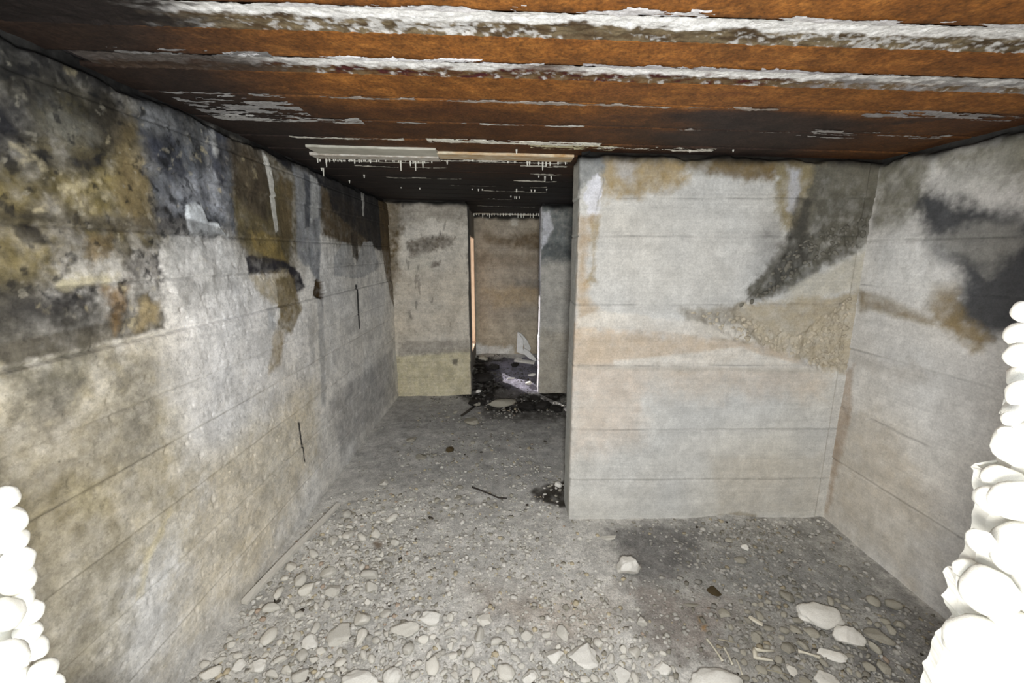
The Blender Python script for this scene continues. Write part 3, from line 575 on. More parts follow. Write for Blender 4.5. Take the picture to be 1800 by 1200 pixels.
k = 1 + 0.10 * fbm(P, 4, 4, 2) + 0.10 * fbm(P, 30, 3, 4) + 0.08 * vn(P * 120); C = np.clip(C * k[:, None], 0.004, 0.9)
V = np.stack([fx, fy, floor_h(fx, fy)], 1); w = len(xs); n = len(ys)
i = np.arange(n - 1)[:, None] * w; j = np.arange(w - 1)[None, :]
floor = tag(link('floor', mesh_np('floor', V, [np.stack([i + j, i + j + 1, i + w + j + 1, i + w + j], -1).reshape(-1, 4)], C), M_FLOOR), kind='structure')

# ------------------------------------------------------------------ front wall with the broken hole one looks through
YH0, YH1 = 0.34, 0.52
rimL = [(-60, 770), (0, 850), (22, 885), (34, 905), (34, 935), (48, 955), (48, 990), (56, 1010), (62, 1040), (70, 1070), (68, 1095), (80, 1120), (84, 1150), (100, 1175), (106, 1205), (118, 1240)]
rimR = [(1640, 1300), (1602, 1200), (1612, 1160), (1640, 1110), (1665, 1080), (1648, 1050), (1654, 1030), (1652, 990), (1668, 985), (1680, 965), (1684, 940), (1698, 925), (1704, 890), (1700, 810), (1720, 815), (1745, 825), (1748, 780), (1764, 740), (1752, 730), (1758, 700), (1778, 680), (1772, 640), (1772, 610), (1790, 575), (1786, 540), (1810, 525), (1850, 470)]
hole = [(-0.86, zc(-.86) + .02), (-0.80, 1.55), (-0.72, 1.3)]
hole += [tuple(on_y(u, v, YH1)[[0, 2]]) for u, v in rimL]
hole += [(-0.38, 0.66), (-0.30, 0.55), (-0.1, 0.48), (0.1, 0.47), (0.28, 0.52)]
hole += [tuple(on_y(u, v, YH1)[[0, 2]]) for u, v in rimR]
hole += [(0.68, 1.65), (0.74, zc(.74) + .02)]
# densify the rim
rim = []
for a, b in zip(hole[:-1], hole[1:]):
    a = np.array(a); b = np.array(b); k = max(1, int(np.linalg.norm(b - a) / 0.006))
    for q in range(k): rim.append(a + (b - a) * q / k)
rim.append(np.array(hole[-1])); rim = np.array(rim)
nr = len(rim)
R3 = np.stack([rim[:, 0], np.zeros(nr), rim[:, 1]], 1)
tg = np.gradient(rim, axis=0); tg /= np.linalg.norm(tg, axis=1)[:, None] + 1e-9
no = np.stack([tg[:, 1], -tg[:, 0]], 1)            # points out of the hole, into the wall: fixed below
no = -no if np.mean(no[:, 0] * (rim[:, 0] + 0.03)) < 0 else no
levels = np.linspace(0, 1, 9)
bm = bmesh.new(); rows = []
for q in levels:
    y = YH0 + (YH1 - YH0) * q
    Pq = R3.copy(); Pq[:, 1] = y
    off = 0.006 * fbm(Pq, 16, 4, 5) + 0.005 * fbm(Pq, 55, 3, 6) + 0.05 * (1 - q) ** 2 + 0.002
    if q in (0, 1): off = off + 0.006
    XY = rim + no * off[:, None]
    rows.append([bm.verts.new((XY[i, 0], y + 0.004 * float(vn(Pq[i:i + 1] * 50)[0]), XY[i, 1])) for i in range(nr)])
for a, b in zip(rows[:-1], rows[1:]):
    for i in range(nr - 1): bm.faces.new((a[i], a[i + 1], b[i + 1], b[i]))
def outward(p):
    c = np.array([-0.03, 1.05]); d = np.array(p) - c
    k = min(((2.3 if d[0] > 0 else -1.75) - c[0]) / d[0] if abs(d[0]) > 1e-6 else 1e9, (-0.25 - c[1]) / d[1] if d[1] < -1e-6 else 1e9)
    q = c + d * k; return (q[0], min(q[1], 2.24))
OUT = [outward(p) for p in rim]
mid = [[bm.verts.new((r_[i].co.x * .5 + OUT[i][0] * .5, yy, r_[i].co.z * .5 + OUT[i][1] * .5)) for i in range(nr)] for r_, yy in ((rows[0], YH0), (rows[-1], YH1))]
oA = [bm.verts.new((x, YH0, z)) for x, z in OUT]; oB = [bm.verts.new((x, YH1, z)) for x, z in OUT]
for i in range(nr - 1):
    bm.faces.new((rows[0][i], rows[0][i + 1], mid[0][i + 1], mid[0][i])); bm.faces.new((mid[0][i], mid[0][i + 1], oA[i + 1], oA[i]))
    bm.faces.new((rows[-1][i + 1], rows[-1][i], mid[1][i], mid[1][i + 1])); bm.faces.new((mid[1][i + 1], mid[1][i], oB[i], oB[i + 1]))
    bm.faces.new((oA[i], oA[i + 1], oB[i + 1], oB[i]))
for i in (0, nr - 1):
    bm.faces.new([r_[i] for r_ in rows] + [mid[1][i], oB[i], oA[i], mid[0][i]])
wf = tag(bm_link('wall_front', bm, M_RIM), kind='structure')

# ------------------------------------------------------------------ stones
def rock_mesh(name, seed, sub=2, flat=0.7, facets=9, rough=0.06, mat=None, round_=False):
    rs = np.random.RandomState(seed)
    bm = bmesh.new(); bmesh.ops.create_icosphere(bm, subdivisions=sub, radius=1.0)
    V = np.array([v.co[:] for v in bm.verts]); F = np.array([[v.index for v in f.verts] for f in bm.faces]); bm.free()
    if not round_:
        for _ in range(facets):
            n_ = rs.normal(size=3); n_ /= np.linalg.norm(n_); d = rs.uniform(0.5, 0.85)
            V = V - np.clip(V @ n_ - d, 0, None)[:, None] * n_
    V = V * (1 + rough * fbm(V + seed * 3.1, 2.6, 5)[:, None] + (0.14 if round_ else 0.10) * fbm(V + seed, 1.1, 2)[:, None])
    V = V / np.abs(V).max(0)
    V[:, 2] *= flat; V[:, 1] *= rs.uniform(0.62, 0.95)
    me = mesh_np(name, V, [F]);
    if mat: me.materials.append(mat)
    return me
ROCKS = [rock_mesh('rubble_stone', s, 3, 0.65, 7, 0.20, M_STONE, round_=(s % 3 == 0)) for s in range(12)]
ROCKS_D = [rock_mesh('rubble_stone', s + 40, 3, 0.65, 7, 0.18, M_STONE_D, round_=(s % 2 == 0)) for s in range(8)]
rnd = random.Random(4)
def put(o, x, y, sx, sy, sz, rz=0, tilt=(0, 0), sink=0.35):
    o.location = (x, y, float(floor_h(x, y)[0]) + sz * (1 - sink)); o.scale = (sx, sy, sz); o.rotation_euler = (tilt[0], tilt[1], rz)
def px_per_m(x, y, z=0.0):
    c, s = math.cos(PITCH), math.sin(PITCH); return FPX / (y * c + (EYE - z) * s)

# named larger pieces: (u, v, width px, height px, flatness, turn, label, material, kind of shape)
BIG = [
 (1103, 1001, 42, 34, .95, .2, 'white jagged mortar chunk standing on the dark stained floor before the partition', M_CHUNK, 5),
 (1028, 1157, 56, 50, .60, .4, 'broad white lump with a pointed lower end among the gravel', M_CHUNK, 4),
 (1256, 1200, 100, 66, .55, .0, 'largest white block with a flat crumbled top beside the little bones', M_CHUNK, 6),
 (1440, 1080, 74, 52, .45, 0, 'flat rounded grey-white slab with one small dark hole', M_CHUNK, 3),
 (1491, 1121, 50, 40, .6, -.5, 'bright white chunk leaning by the flat rounded slab', M_CHUNK, 7),
 (1462, 1150, 46, 26, .35, -.5, 'thin angular pale flake below the bright white chunk', M_CHUNK, 8),
 (1456, 1196, 44, 36, .4, -.7, 'pointed white flake cut by the lower picture edge near bones', M_CHUNK, 9),
 (627, 1200, 82, 34, .6, .05, 'wide straight-topped white slab at the lower picture edge', M_CHUNK, 10),
 (690, 1190, 32, 36, .8, .2, 'smooth round-topped white stone beside the straight-topped slab', M_CHUNK, 12),
 (713, 1106, 50, 30, .55, .45, 'long tilted pale brick fragment with a dark notch', M_STONE, 14),
 (755, 1090, 38, 28, .65, -.05, 'squarish white fragment touching the long tilted brick fragment', M_CHUNK, 15),
 (852, 1086, 24, 38, .5, 1.3, 'upright pointed pale stone alone on the brownish dust', M_STONE, 17),
 (975, 1156, 34, 36, .7, .9, 'slanting white stone next to the broad white lump', M_CHUNK, 18),
 (1090, 1184, 30, 46, .7, 1.2, 'tall narrow white stone between the broad lump and largest block', M_CHUNK, 19),
 (1165, 1174, 28, 34, .7, 1.0, 'leaning white stone close to the largest white block', M_CHUNK, 20),
 (930, 1195, 36, 30, .7, .5, 'white stone half cut by the lower edge left of broad lump', M_CHUNK, 22),
 (545, 1129, 26, 30, .6, .9, 'white stone with a square dark-shadowed top near the wall', M_CHUNK, 23),
 (600, 1112, 48, 46, .3, .6, 'flat half-buried pale slab dusted over with grey', M_STONE, 24),
 (452, 1173, 30, 26, .6, .6, 'pale oval stone below the wooden lath', M_CHUNK, 25),
 (420, 1172, 24, 24, .6, .7, 'curved pale stone close to the foot of the stained wall', M_CHUNK, 26),
 (578, 1008, 28, 20, .55, .3, 'broken white lump in the middle of the fine scree', M_STONE, 27),
 (587, 1038, 28, 24, .5, .7, 'pale cleft stone below the broken white lump', M_STONE, 28),
 (585, 952, 20, 26, .8, .6, 'pale pebble with a dark cap of shadow by the lath', M_STONE, 29),
 (1069, 944, 28, 12, .3, 0, 'small flat pale tile shard at the partition corner', M_STONE, 31),
 (828, 743, 28, 13, .4, -.3, 'flat pale stone nearest to the black doorway litter', M_STONE_D, 32),
 (724, 774, 19, 11, .5, 0, 'oval pale stone on bare grey floor in the passage', M_STONE_D, 33),
 (741, 803, 20, 10, .4, -.2, 'flat pale stone behind the brown clod', M_STONE_D, 34),
 (981, 854, 13, 12, .9, .3, 'small white angular stone on the dark patch by the partition', M_CHUNK, 35),
 (675, 850, 16, 14, .6, .3, 'whitish stone on the bare floor near the lath end', M_STONE, 36),
 (1302, 985, 22, 13, .5, -.2, 'oval speckled stone on the dark floor by the partition', M_STONE_D, 37),
 (1309, 963, 13, 10, .7, .2, 'small bright white pebble by the foot of the partition', M_CHUNK, 38),
 (1281, 950, 14, 13, .6, 0, 'round dull grey pebble near the partition foot', M_STONE_D, 39),
 (1127, 1094, 20, 19, .8, .1, 'rounded white pebble at the border of the dark floor', M_STONE, 40),
 (1271, 1077, 22, 20, .3, .3, 'flat greyish-lilac shard lying by the yellow specks', M_STONE_D, 41),
 (1216, 1062, 28, 10, .3, -.2, 'long thin pale shard lying flat on dark earth', M_STONE_D, 42),
 (1424, 1113, 28, 20, .6, -.4, 'rounded buff stone just under the flat rounded slab', M_STONE_D, 43),
 (1398, 1106, 22, 20, .5, -1, 'wedge shaped buff stone under the flat rounded slab', M_STONE_D, 44),
 (1545, 1118, 44, 34, .4, -.8, 'crumbling grey clump by the bright white chunk', M_STONE_D, 45),
 (1328, 1121, 20, 20, .6, .3, 'buff square stone above the forked bone', M_STONE_D, 46),
 (1391, 1177, 18, 24, .6, -.9, 'narrow pale stone right below the forked bone', M_STONE, 47),
 (1415, 1195, 22, 22, .4, .1, 'flat grey-buff piece at the lower picture edge', M_STONE_D, 48),
]
taken = []
for (u, v, pw, ph, fl_, rz, lab, mt, sd) in BIG:
    p = on_floor(u, v + ph * 0.15); k = px_per_m(p[0], p[1]); a = pw / k / 2
    dep = math.atan2(EYE, p[1]); b = max(0.5, min(1.4, (ph / pw) / math.sin(dep) * 0.85)) * a
    c = min(a, b) * fl_
    o = link('rubble_chunk', rock_mesh('rubble_chunk', 100 + sd, 4, 1.0, 9, 0.16, mt, round_=sd in (3, 12, 6, 37))); tag(o, lab, 'stone')
    R = rz * 0.6
    put(o, p[0], p[1], a * 1.04, b * 1.1, c, R, (rnd.uniform(-.12, .12), rnd.uniform(-.12, .12)), 0.25); taken.append((p[0], p[1], a))
ch = link('brown_clod', rock_mesh('brown_clod', 77, 3, 0.8, 5, 0.15, M_CLOD)); tag(ch, 'small dark brown clod alone on the bare grey floor', 'clod')
p = on_floor(791, 792); put(ch, p[0], p[1], .032, .03, .024, .4); taken.append((p[0], p[1], .04))
ch = link('brown_clod', rock_mesh('brown_clod', 78, 3, 0.6, 5, 0.15, M_CLOD)); tag(ch, 'blackish brown clod on the dark earth above the yellow specks', 'clod')
p = on_floor(1255, 1042); put(ch, p[0], p[1], .028, .034, .016, .8); taken.append((p[0], p[1], .04))

# about two hundred and fifty more stones, one by one, by zone
ZONES = [
 ('pale rubble stone in the dense scree along the stained wall', 'stones of the scree by the stained wall', ROCKS, 105, [(340, 1195), (430, 1075), (560, 950), (620, 890), (740, 900), (690, 1010), (640, 1080), (660, 1200)], (.013, .042)),
 ('pale rubble stone in the gravel before the brownish dust patch', 'stones of the gravel before the dust patch', ROCKS, 85, [(660, 1200), (650, 1080), (760, 1080), (900, 1110), (1060, 1125), (1170, 1150), (1200, 1200)], (.014, .04)),
 ('dusty buff pebble on the dark earth by the bones', 'pebbles on the dark earth by the bones', ROCKS_D, 62, [(1290, 1060), (1400, 1040), (1560, 1060), (1620, 1110), (1590, 1200), (1310, 1200), (1280, 1120)], (.012, .034)),
 ('small grey pebble on the bare floor towards the doorway', 'pebbles on the bare floor towards the doorway', ROCKS_D, 34, [(700, 710), (980, 740), (985, 900), (800, 920), (640, 900)], (.012, .026)),
]
LOOSE = []
def in_poly(x, y, q):
    return poly_sd(np.array([x]), np.array([y]), q)[0] > 0
for lab, grp, srcs, cnt, poly, (r0, r1) in ZONES:
    us = [p[0] for p in poly]; vs = [p[1] for p in poly]; k = 0; tries = 0
    while k < cnt and tries < 20000:
        tries += 1
        u = rnd.uniform(min(us), max(us)); v = rnd.uniform(min(vs), max(vs))
        if not in_poly(u, v, poly): continue
        p = on_floor(u, v); a = r0 + (r1 - r0) * rnd.random() ** 2.4
        if p[0] < XL + a + .02 or p[0] > XR - a - .02: continue
        if any((p[0] - q[0]) ** 2 + (p[1] - q[1]) ** 2 < (0.9 * (a + q[2])) ** 2 for q in taken): continue
        o = bpy.data.objects.new('rubble_stone', rnd.choice(srcs)); COL.objects.link(o)
        put(o, p[0], p[1], a, a * rnd.uniform(.75, 1.1), a * rnd.uniform(.55, 1.0), rnd.uniform(0, 6.3), (rnd.uniform(-.3, .3), rnd.uniform(-.3, .3)), 0.3)
        tag(o, lab, 'stone', grp); LOOSE.append(o); taken.append((p[0], p[1], a)); k += 1
LAND = [('jagged mortar chunk', 1103, 1001), ('broad white lump', 1028, 1157), ('largest white block', 1256, 1195), ('flat rounded slab', 1440, 1080), ('bright white chunk', 1491, 1121), ('thin angular flake', 1462, 1150), ('straight-topped white slab', 627, 1195), ('smooth round-topped stone', 690, 1190), ('tilted brick fragment', 713, 1106), ('squarish white fragment', 755, 1090), ('upright pointed stone', 852, 1086), ('half-buried slab', 600, 1112), ('pale oval stone', 452, 1173), ('broken white lump', 578, 1008), ('cleft stone', 587, 1038), ('dark-capped pebble', 585, 952), ('tile shard', 1069, 944), ('flat stone by the litter', 828, 743), ('oval stone of the bare floor', 724, 774), ('brown clod', 790, 790), ('twig', 860, 867), ('speckled oval stone', 1302, 985), ('yellow specks', 1234, 1095), ('forked bone', 1340, 1155), ('straight buff bone', 1420, 1153), ('crumbling grey clump', 1545, 1118), ('lath end', 600, 890), ('middle of the lath', 510, 985)]
ORD = ['first', 'second', 'third', 'fourth', 'fifth', 'sixth', 'seventh', 'eighth', 'ninth', 'tenth', 'eleventh', 'twelfth', 'thirteenth', 'fourteenth', 'fifteenth', 'sixteenth']
LP = [(n_, on_floor(u, v)) for n_, u, v in LAND]; sect = {}
for o in LOOSE:
    x, y = o.location.x, o.location.y; k = min(range(len(LP)), key=lambda q: (LP[q][1][0] - x) ** 2 + (LP[q][1][1] - y) ** 2)
    dx, dy = x - LP[k][1][0], y - LP[k][1][1]
    sc_ = ('towards the stained wall' if dx < 0 else 'away from the stained wall') if abs(dx) > abs(dy) else ('towards the doorway' if dy > 0 else 'towards the viewer')
    sect.setdefault((k, sc_), []).append((dx * dx + dy * dy, o))
for (k, sc_), lst in sect.items():
    for q, (_, o) in enumerate(sorted(lst, key=lambda a: a[0])):
        o['label'] = f"{ORD[q]} {'buff' if o.data.materials[0] is M_STONE_D else 'pale'} stone from the {LP[k][0]} {sc_}"
for me in ROCKS + ROCKS_D: me.polygons.foreach_set('use_smooth', [True] * len(me.polygons))

# countless grit and gravel: one scatter of real small pebbles
def gravel():
    rs = np.random.RandomState(11)
    bm = bmesh.new(); bmesh.ops.create_icosphere(bm, subdivisions=1, radius=1.0)
    BV = np.array([v.co[:] for v in bm.verts]); BF = np.array([[v.index for v in f.verts] for f in bm.faces]); bm.free()
    N = 72000
    x = rs.uniform(XL + .03, XR - .03, N); y = 0.75 + 4.9 * rs.rand(N) ** 1.9
    P = np.stack([x, y, 0 * x], 1)
    den = 0.34 + 0.35 * fbm(P, 3.0, 3, 5)
    den += 0.75 * np.exp(-((x + .62) / .3) ** 2 - ((y - 1.75) / .55) ** 2) + 0.75 * sstep(1.45, 1.1, y) * sstep(.55, .1, x) + 0.55 * np.exp(-((x - .30) / .14) ** 2 - ((y - 1.45) / .2) ** 2)
    den += 0.35 * sstep(0.75, 1.1, x) * sstep(1.75, 1.2, y) + 0.6 * np.exp(-((x - 1.25) / .25) ** 2 - ((y - 1.98) / .09) ** 2)
    den -= 0.45 * np.exp(-((x - .1) / .3) ** 2 - ((y - 1.35) / .12) ** 2) + 0.25 * sstep(2.1, 2.7, y) + .3 * np.exp(-((x - .55) / .22) ** 2 - ((y - 1.85) / .2) ** 2)
    behind = (y > YP - .02) & (y < 2.36) & (x > .30)
    inwall = ((y > YB - .03) & (y < 4.45) & ((x < -.36) | (x > .32))) | ((y > 4.4) & (x < XW + .03))
    hid = (y > 2.33) & (x > .75)
    keep = (rs.rand(N) < den * 0.62) & ~behind & ~inwall & ~hid
    x, y = x[keep], y[keep]; n_ = len(x)
    r = 0.0024 + 0.0095 * rs.rand(n_) ** 2.4 + 0.0010 * y
    r = np.minimum(r, 0.014)
    sx = r * rs.uniform(.8, 1.4, n_); sy = r * rs.uniform(.6, 1.1, n_); sz = r * rs.uniform(.4, .8, n_); th = rs.uniform(0, 6.3, n_)
    jit = 1 + 0.22 * rs.normal(size=(n_, len(BV)))
    v = BV[None] * jit[..., None] * np.stack([sx, sy, sz], 1)[:, None, :]
    c, s = np.cos(th)[:, None], np.sin(th)[:, None]
    X = v[..., 0] * c - v[..., 1] * s + x[:, None]; Y = v[..., 0] * s + v[..., 1] * c + y[:, None]
    Z = v[..., 2] + (floor_h(x, y) + sz * 0.35)[:, None]
    V = np.stack([X, Y, Z], -1).reshape(-1, 3)
    F = (BF[None] + (np.arange(n_) * len(BV))[:, None, None]).reshape(-1, 3)
    pal = lin(np.array([(190, 186, 176), (205, 201, 192), (168, 164, 155), (150, 145, 132), (184, 172, 146), (74, 68, 60), (176, 158, 140)]))
    pi = rs.choice(len(pal), n_, p=[.30, .245, .215, .14, .08, .008, .012])
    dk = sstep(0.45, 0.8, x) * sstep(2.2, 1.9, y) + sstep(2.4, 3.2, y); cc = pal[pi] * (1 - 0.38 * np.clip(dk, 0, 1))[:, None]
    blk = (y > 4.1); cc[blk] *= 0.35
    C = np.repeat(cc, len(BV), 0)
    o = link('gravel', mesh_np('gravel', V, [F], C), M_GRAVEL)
    tag(o, 'fine pale grit and gravel strewn over the dusty floor', 'gravel', kind='stuff')
gravel()

# ------------------------------------------------------------------ stones of the broken wall rim, and pebbles bared in the partition
RIMM = [rock_mesh('aggregate_stone', 300 + s, 3, 0.95, 5, 0.08, M_RIM, round_=(s != 3)) for s in range(7)]
for me in RIMM: me.polygons.foreach_set('use_smooth', [True] * len(me.polygons))
# (u, v, radius px) where a stone shows on the broken edge
RIMST = [(8, 875, 24), (14, 915, 30), (22, 950, 24), (30, 985, 26), (30, 1020, 28), (42, 1050, 22), (46, 1078, 26), (50, 1110, 24), (58, 1140, 26), (76, 1178, 24), (86, 1205, 24), (10, 1080, 34), (18, 1150, 36), (48, 1195, 30), (-6, 1010, 36),
         (1800, 548, 20), (1798, 590, 26), (1794, 625, 22), (1804, 660, 30), (1790, 690, 24), (1800, 730, 36), (1776, 735, 15), (1796, 780, 44), (1768, 760, 12), (1760, 845, 30), (1745, 880, 28), (1790, 880, 46), (1700, 1000, 22), (1722, 950, 24), (1740, 1040, 50), (1690, 1130, 30), (1720, 1130, 54), (1700, 1190, 60), (1790, 960, 55), (1785, 1120, 60)]
for q, (u, v, r) in enumerate(RIMST):
    o = bpy.data.objects.new('aggregate_stone', RIMM[q % len(RIMM)]); COL.objects.link(o); o.parent = wf
    yq = YH1 - 0.03 - (0.08 * rnd.random() if (u < 30 and v > 1060) or u > 1700 else 0); p = on_y(u, v, yq); rr = r * yq / FPX * 1.07
    o.location = p; o.scale = (rr, rr * 1.1, rr); o.rotation_euler = (rnd.uniform(-.5, .5), rnd.uniform(0, 6.28), rnd.uniform(-.5, .5))
PEB = [rock_mesh('bared_pebble', 400 + s, 2, 0.8, 4, 0.05, M_PEB if s < 6 else M_PEB_D, round_=True) for s in range(12)]
for me in PEB: me.polygons.foreach_set('use_smooth', [True] * len(me.polygons))
hp = [[pP(*q) for q in h] for h in HONEY]; k = 0
while k < 290:
    h = HONEY[0 if rnd.random() < .42 else 1]; q = hp[HONEY.index(h)]
    x = rnd.uniform(min(a[0] for a in q), max(a[0] for a in q)); z = rnd.uniform(min(a[1] for a in q), max(a[1] for a in q))
    if not in_poly(x, z, q) or x > XR - .02: continue
    o = bpy.data.objects.new('bared_pebble', rnd.choice(PEB[6:] if h is HONEY[0] else PEB[:6])); COL.objects.link(o); o.parent = w_part
    r = .007 + .009 * rnd.random() ** 2; o.location = (x, YP + .013, z); o.scale = (r * rnd.uniform(.9, 1.3), r * .9, r * rnd.uniform(.8, 1.1)); o.rotation_euler = (0, rnd.uniform(0, 6.28), 0); k += 1

# ------------------------------------------------------------------ ceiling: steel beams side by side, with lime crust and stalactites
ceil_bm = bmesh.new()
r = bmesh.ops.create_cube(ceil_bm, size=1.0)
for v in r['verts']:
    v.co = Vector((0.3 + v.co.x * 3.9, 3.2 + v.co.y * 5.7, 2.22 + v.co.z * 0.12)); v.co.z += ZCT * v.co.x
ceiling = tag(bm_link('ceiling', ceil_bm, M_CONP), kind='structure')
edges = [(0.40, 0.70), (0.735, 0.985), (1.085, 1.228), (1.318, 1.500), (1.511, 1.748), (1.760, 2.004), (2.030, 2.236)]
y = 2.262
while y < 5.9: edges.append((y, y + 0.232)); y += 0.248
ORANGE, ORANGE2, BROWN, PURP = lin((124, 77, 31)), lin((150, 98, 44)), lin((60, 37, 20)), lin((44, 35, 31))
def steel_color(P):
    f1 = fbm(P, (3, 9, 9), 4, 21)[:, None]; f2 = fbm(P, (30, 60, 60), 3, 22)[:, None]
    C = ORANGE + (ORANGE2 - ORANGE) * sstep(-.1, .8, f2) + 0 * P[:, :1]
    C = C + (lin((100, 57, 24)) - C) * sstep(-.2, .8, f1) * .8
    yy = P[:, 1:2] + 0.12 * f1; xx = P[:, :1]
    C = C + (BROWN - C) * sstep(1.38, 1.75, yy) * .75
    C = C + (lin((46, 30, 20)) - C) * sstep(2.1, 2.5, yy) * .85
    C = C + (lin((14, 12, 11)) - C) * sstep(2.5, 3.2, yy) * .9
    pm = sstep(.35, .9, xx + .25 * f1) * sstep(1.42, 1.62, yy) * sstep(1.6, 1.2, xx - .35 * (yy < 1.6)); C = C + (PURP - C) * pm * .9
    C = C + (lin((38, 30, 26)) - C) * sstep(-.42, -.95, xx + 0.10 * f1 - .12 * (1.2 - np.minimum(yy, 1.2))) * .96      # soot over the west wall
    return np.clip(C, .003, .9)
def beam_mesh(y0, y1):
    nx = 220; x = np.linspace(-1.3, 1.95, nx + 1); wdt = y1 - y0; ym = (y0 + y1) / 2; tf, tw, hh = .013, .012, .17
    m = 14
    prof = [(y0, tf)] + [(y0, .003), (y0 + .003, 0)] + [(y0 + wdt * q / m, 0) for q in range(1, m)] + [(y1 - .003, 0), (y1, .003), (y1, tf)]
    prof += [(ym + tw / 2 + .012, tf + .006), (ym + tw / 2, tf + .02), (ym + tw / 2, hh - tf), (y1, hh - tf), (y1, hh), (y0, hh), (y0, hh - tf), (ym - tw / 2, hh - tf), (ym - tw / 2, tf + .02), (ym - tw / 2 - .012, tf + .006)]
    pr = np.array(prof); k = len(pr)
    V = np.zeros((nx + 1, k, 3)); V[..., 0] = x[:, None]; V[..., 1] = pr[:, 0]; V[..., 2] = pr[:, 1] + zc(x)[:, None]
    V = V.reshape(-1, 3); low = V[:, 2] - zc(V[:, 0]) < .012
    V[low, 2] += 0.0014 * fbm(V[low], (9, 22, 9), 3, 2)
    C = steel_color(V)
    i = np.arange(nx)[:, None] * k; j = np.arange(k)[None, :]; j2 = (j + 1) % k
    Q = np.stack([i + j, i + k + j, i + k + j2, i + j2], -1).reshape(-1, 4)
    return mesh_np('steel_beam', V, [Q, list(range(k)), [nx * k + q for q in range(k)][::-1]], C)
beams = []
for (y0, y1) in edges:
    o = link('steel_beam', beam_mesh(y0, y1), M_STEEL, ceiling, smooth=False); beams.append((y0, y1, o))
def beam_at(y):
    return min(beams, key=lambda b: 0 if b[0] <= y <= b[1] else min(abs(y - b[0]), abs(y - b[1])))[2]

def crust(y0, y1, x0, x1, dz, color_fn, beam, nx=260, ny=14, amp=.004, seed=0, keep=None):
    """a knobbly skin of lime between two flanges, closed by a back sheet"""
    x = np.linspace(x0, x1, nx + 1); yv = np.linspace(y0, y1, ny + 1); X, Y = np.meshgrid(x, yv); P = np.stack([X.ravel(), Y.ravel(), 0 * X.ravel()], 1)
    edge = np.minimum(1, np.minimum((P[:, 1] - y0), (y1 - P[:, 1])) / (0.12 * (y1 - y0)))
    ends = sstep(0, .06, P[:, 0] - x0) * sstep(0, .06, x1 - P[:, 0])
    h = dz(P) * edge * ends - amp * np.abs(fbm(P, (40, 60, 1), 3, seed))
    V = P.copy(); V[:, 2] = zc(P[:, 0]) + h
    Bk = P.copy(); Bk[:, 2] = zc(P[:, 0]) + .03; C = color_fn(P)
    w = nx + 1; n_ = len(P); i = np.arange(ny)[:, None] * w; j = np.arange(nx)[None, :]
    Q = np.stack([i + j, i + w + j, i + w + j + 1, i + j + 1], -1).reshape(-1, 4)
    if keep is not None:
        kp = keep(P); Q = Q[kp[Q].all(1)]
    o = link('lime_crust', mesh_np('lime_crust', V, [Q], np.clip(C, .01, .93)), M_LIME, beam); return o
WHITE, GREYB, TAN = lin((226, 224, 220)), lin((112, 98, 74)), lin((150, 128, 84))
# the two broad joints
def broadA(P):
    t = (P[:, 1] - .985) / .10; f = fbm(P, (24, 60, 1), 5, 3); a = sstep(.56, .40, t + .22 * f); b = sstep(.15, .6, fbm(P, (60, 90, 1), 4, 9) + .4 * fbm(P, (6, 10, 1), 2, 14))
    C = GREYB + (lin((74, 58, 38)) - GREYB) * sstep(-.3, .5, f)[:, None]; C = C + (WHITE * .8 - C) * (b * .8)[:, None]
    C = C + (WHITE - C) * a[:, None]
    C = C + (lin((120, 114, 108)) - C) * (sstep(-.55, -.95, P[:, 0] + .15 * f) * .7)[:, None]
    C = C + (lin((34, 28, 24)) - C) * (sstep(-.58, -.80, P[:, 0] + .1 * f))[:, None]
    return C
crust(.983, 1.087, -1.12, 1.76, lambda P: .004 - .004 * fbm(P, (20, 40, 1), 3, 5), broadA, beam_at(1.15), 900, 26, .004, 5)
def broadB(P):
    t = (P[:, 1] - 1.228) / .09; f = fbm(P, (24, 60, 1), 5, 13); hole_ = np.exp(-((P[:, 0] - .10) / .09) ** 2)
    a = sstep(.66, .42, t + .25 * f) * (1 - .85 * hole_); b = sstep(.2, .65, fbm(P, (60, 90, 1), 4, 19))
    C = lin((104, 84, 58)) + (lin((78, 56, 36)) - GREYB) * sstep(-.3, .5, f)[:, None]; C = C + (WHITE * .75 - C) * (b * .7)[:, None]
    C = C + (WHITE - C) * a[:, None]
    gr = sstep(.75, 1.0, P[:, 0] + .15 * f); C = C + (lin((150, 148, 146)) - C) * (gr * .8 * sstep(-.5, .3, f))[:, None]
    C = C + (lin((58, 46, 38)) - C) * (sstep(-.46, -.75, P[:, 0] + .1 * f) * .92)[:, None]
    return C
crust(1.226, 1.320, -1.12, 1.76, lambda P: .004 - .004 * fbm(P, (20, 40, 1), 3, 15), broadB, beam_at(1.4), 900, 24, .004, 8)
# crust smeared over the flanges beside the joints
def smear(ya, yb, x0, x1, thr, rgb, beam, seed, nx=500, ny=22):
    c = lin(rgb)
    crust(ya, yb, x0, x1, lambda P: -.0025 + 0 * P[:, 0], lambda P: c * (1 + .2 * fbm(P, (30, 60, 1), 3, seed))[:, None], beam, nx, ny, .003, seed,
          keep=lambda P: fbm(P, (9, 60, 1), 5, seed + .5) + .5 * (1 - 2 * np.abs((P[:, 1] - (ya + yb) / 2) / (yb - ya))) > thr)
smear(.955, .99, -.55, 1.2, .35, (196, 192, 190), beam_at(.9), 31)
smear(1.205, 1.23, -.72, .1, .15, (206, 204, 204), beam_at(1.15), 33)
smear(1.205, 1.23, .2, 1.2, .35, (176, 172, 172), beam_at(1.15), 34)
smear(1.20, 1.23, -1.0, -.6, .2, (120, 118, 116), beam_at(1.15), 35)
smear(1.495, 1.52, -.6, .9, .35, (150, 140, 130), beam_at(1.6), 36)
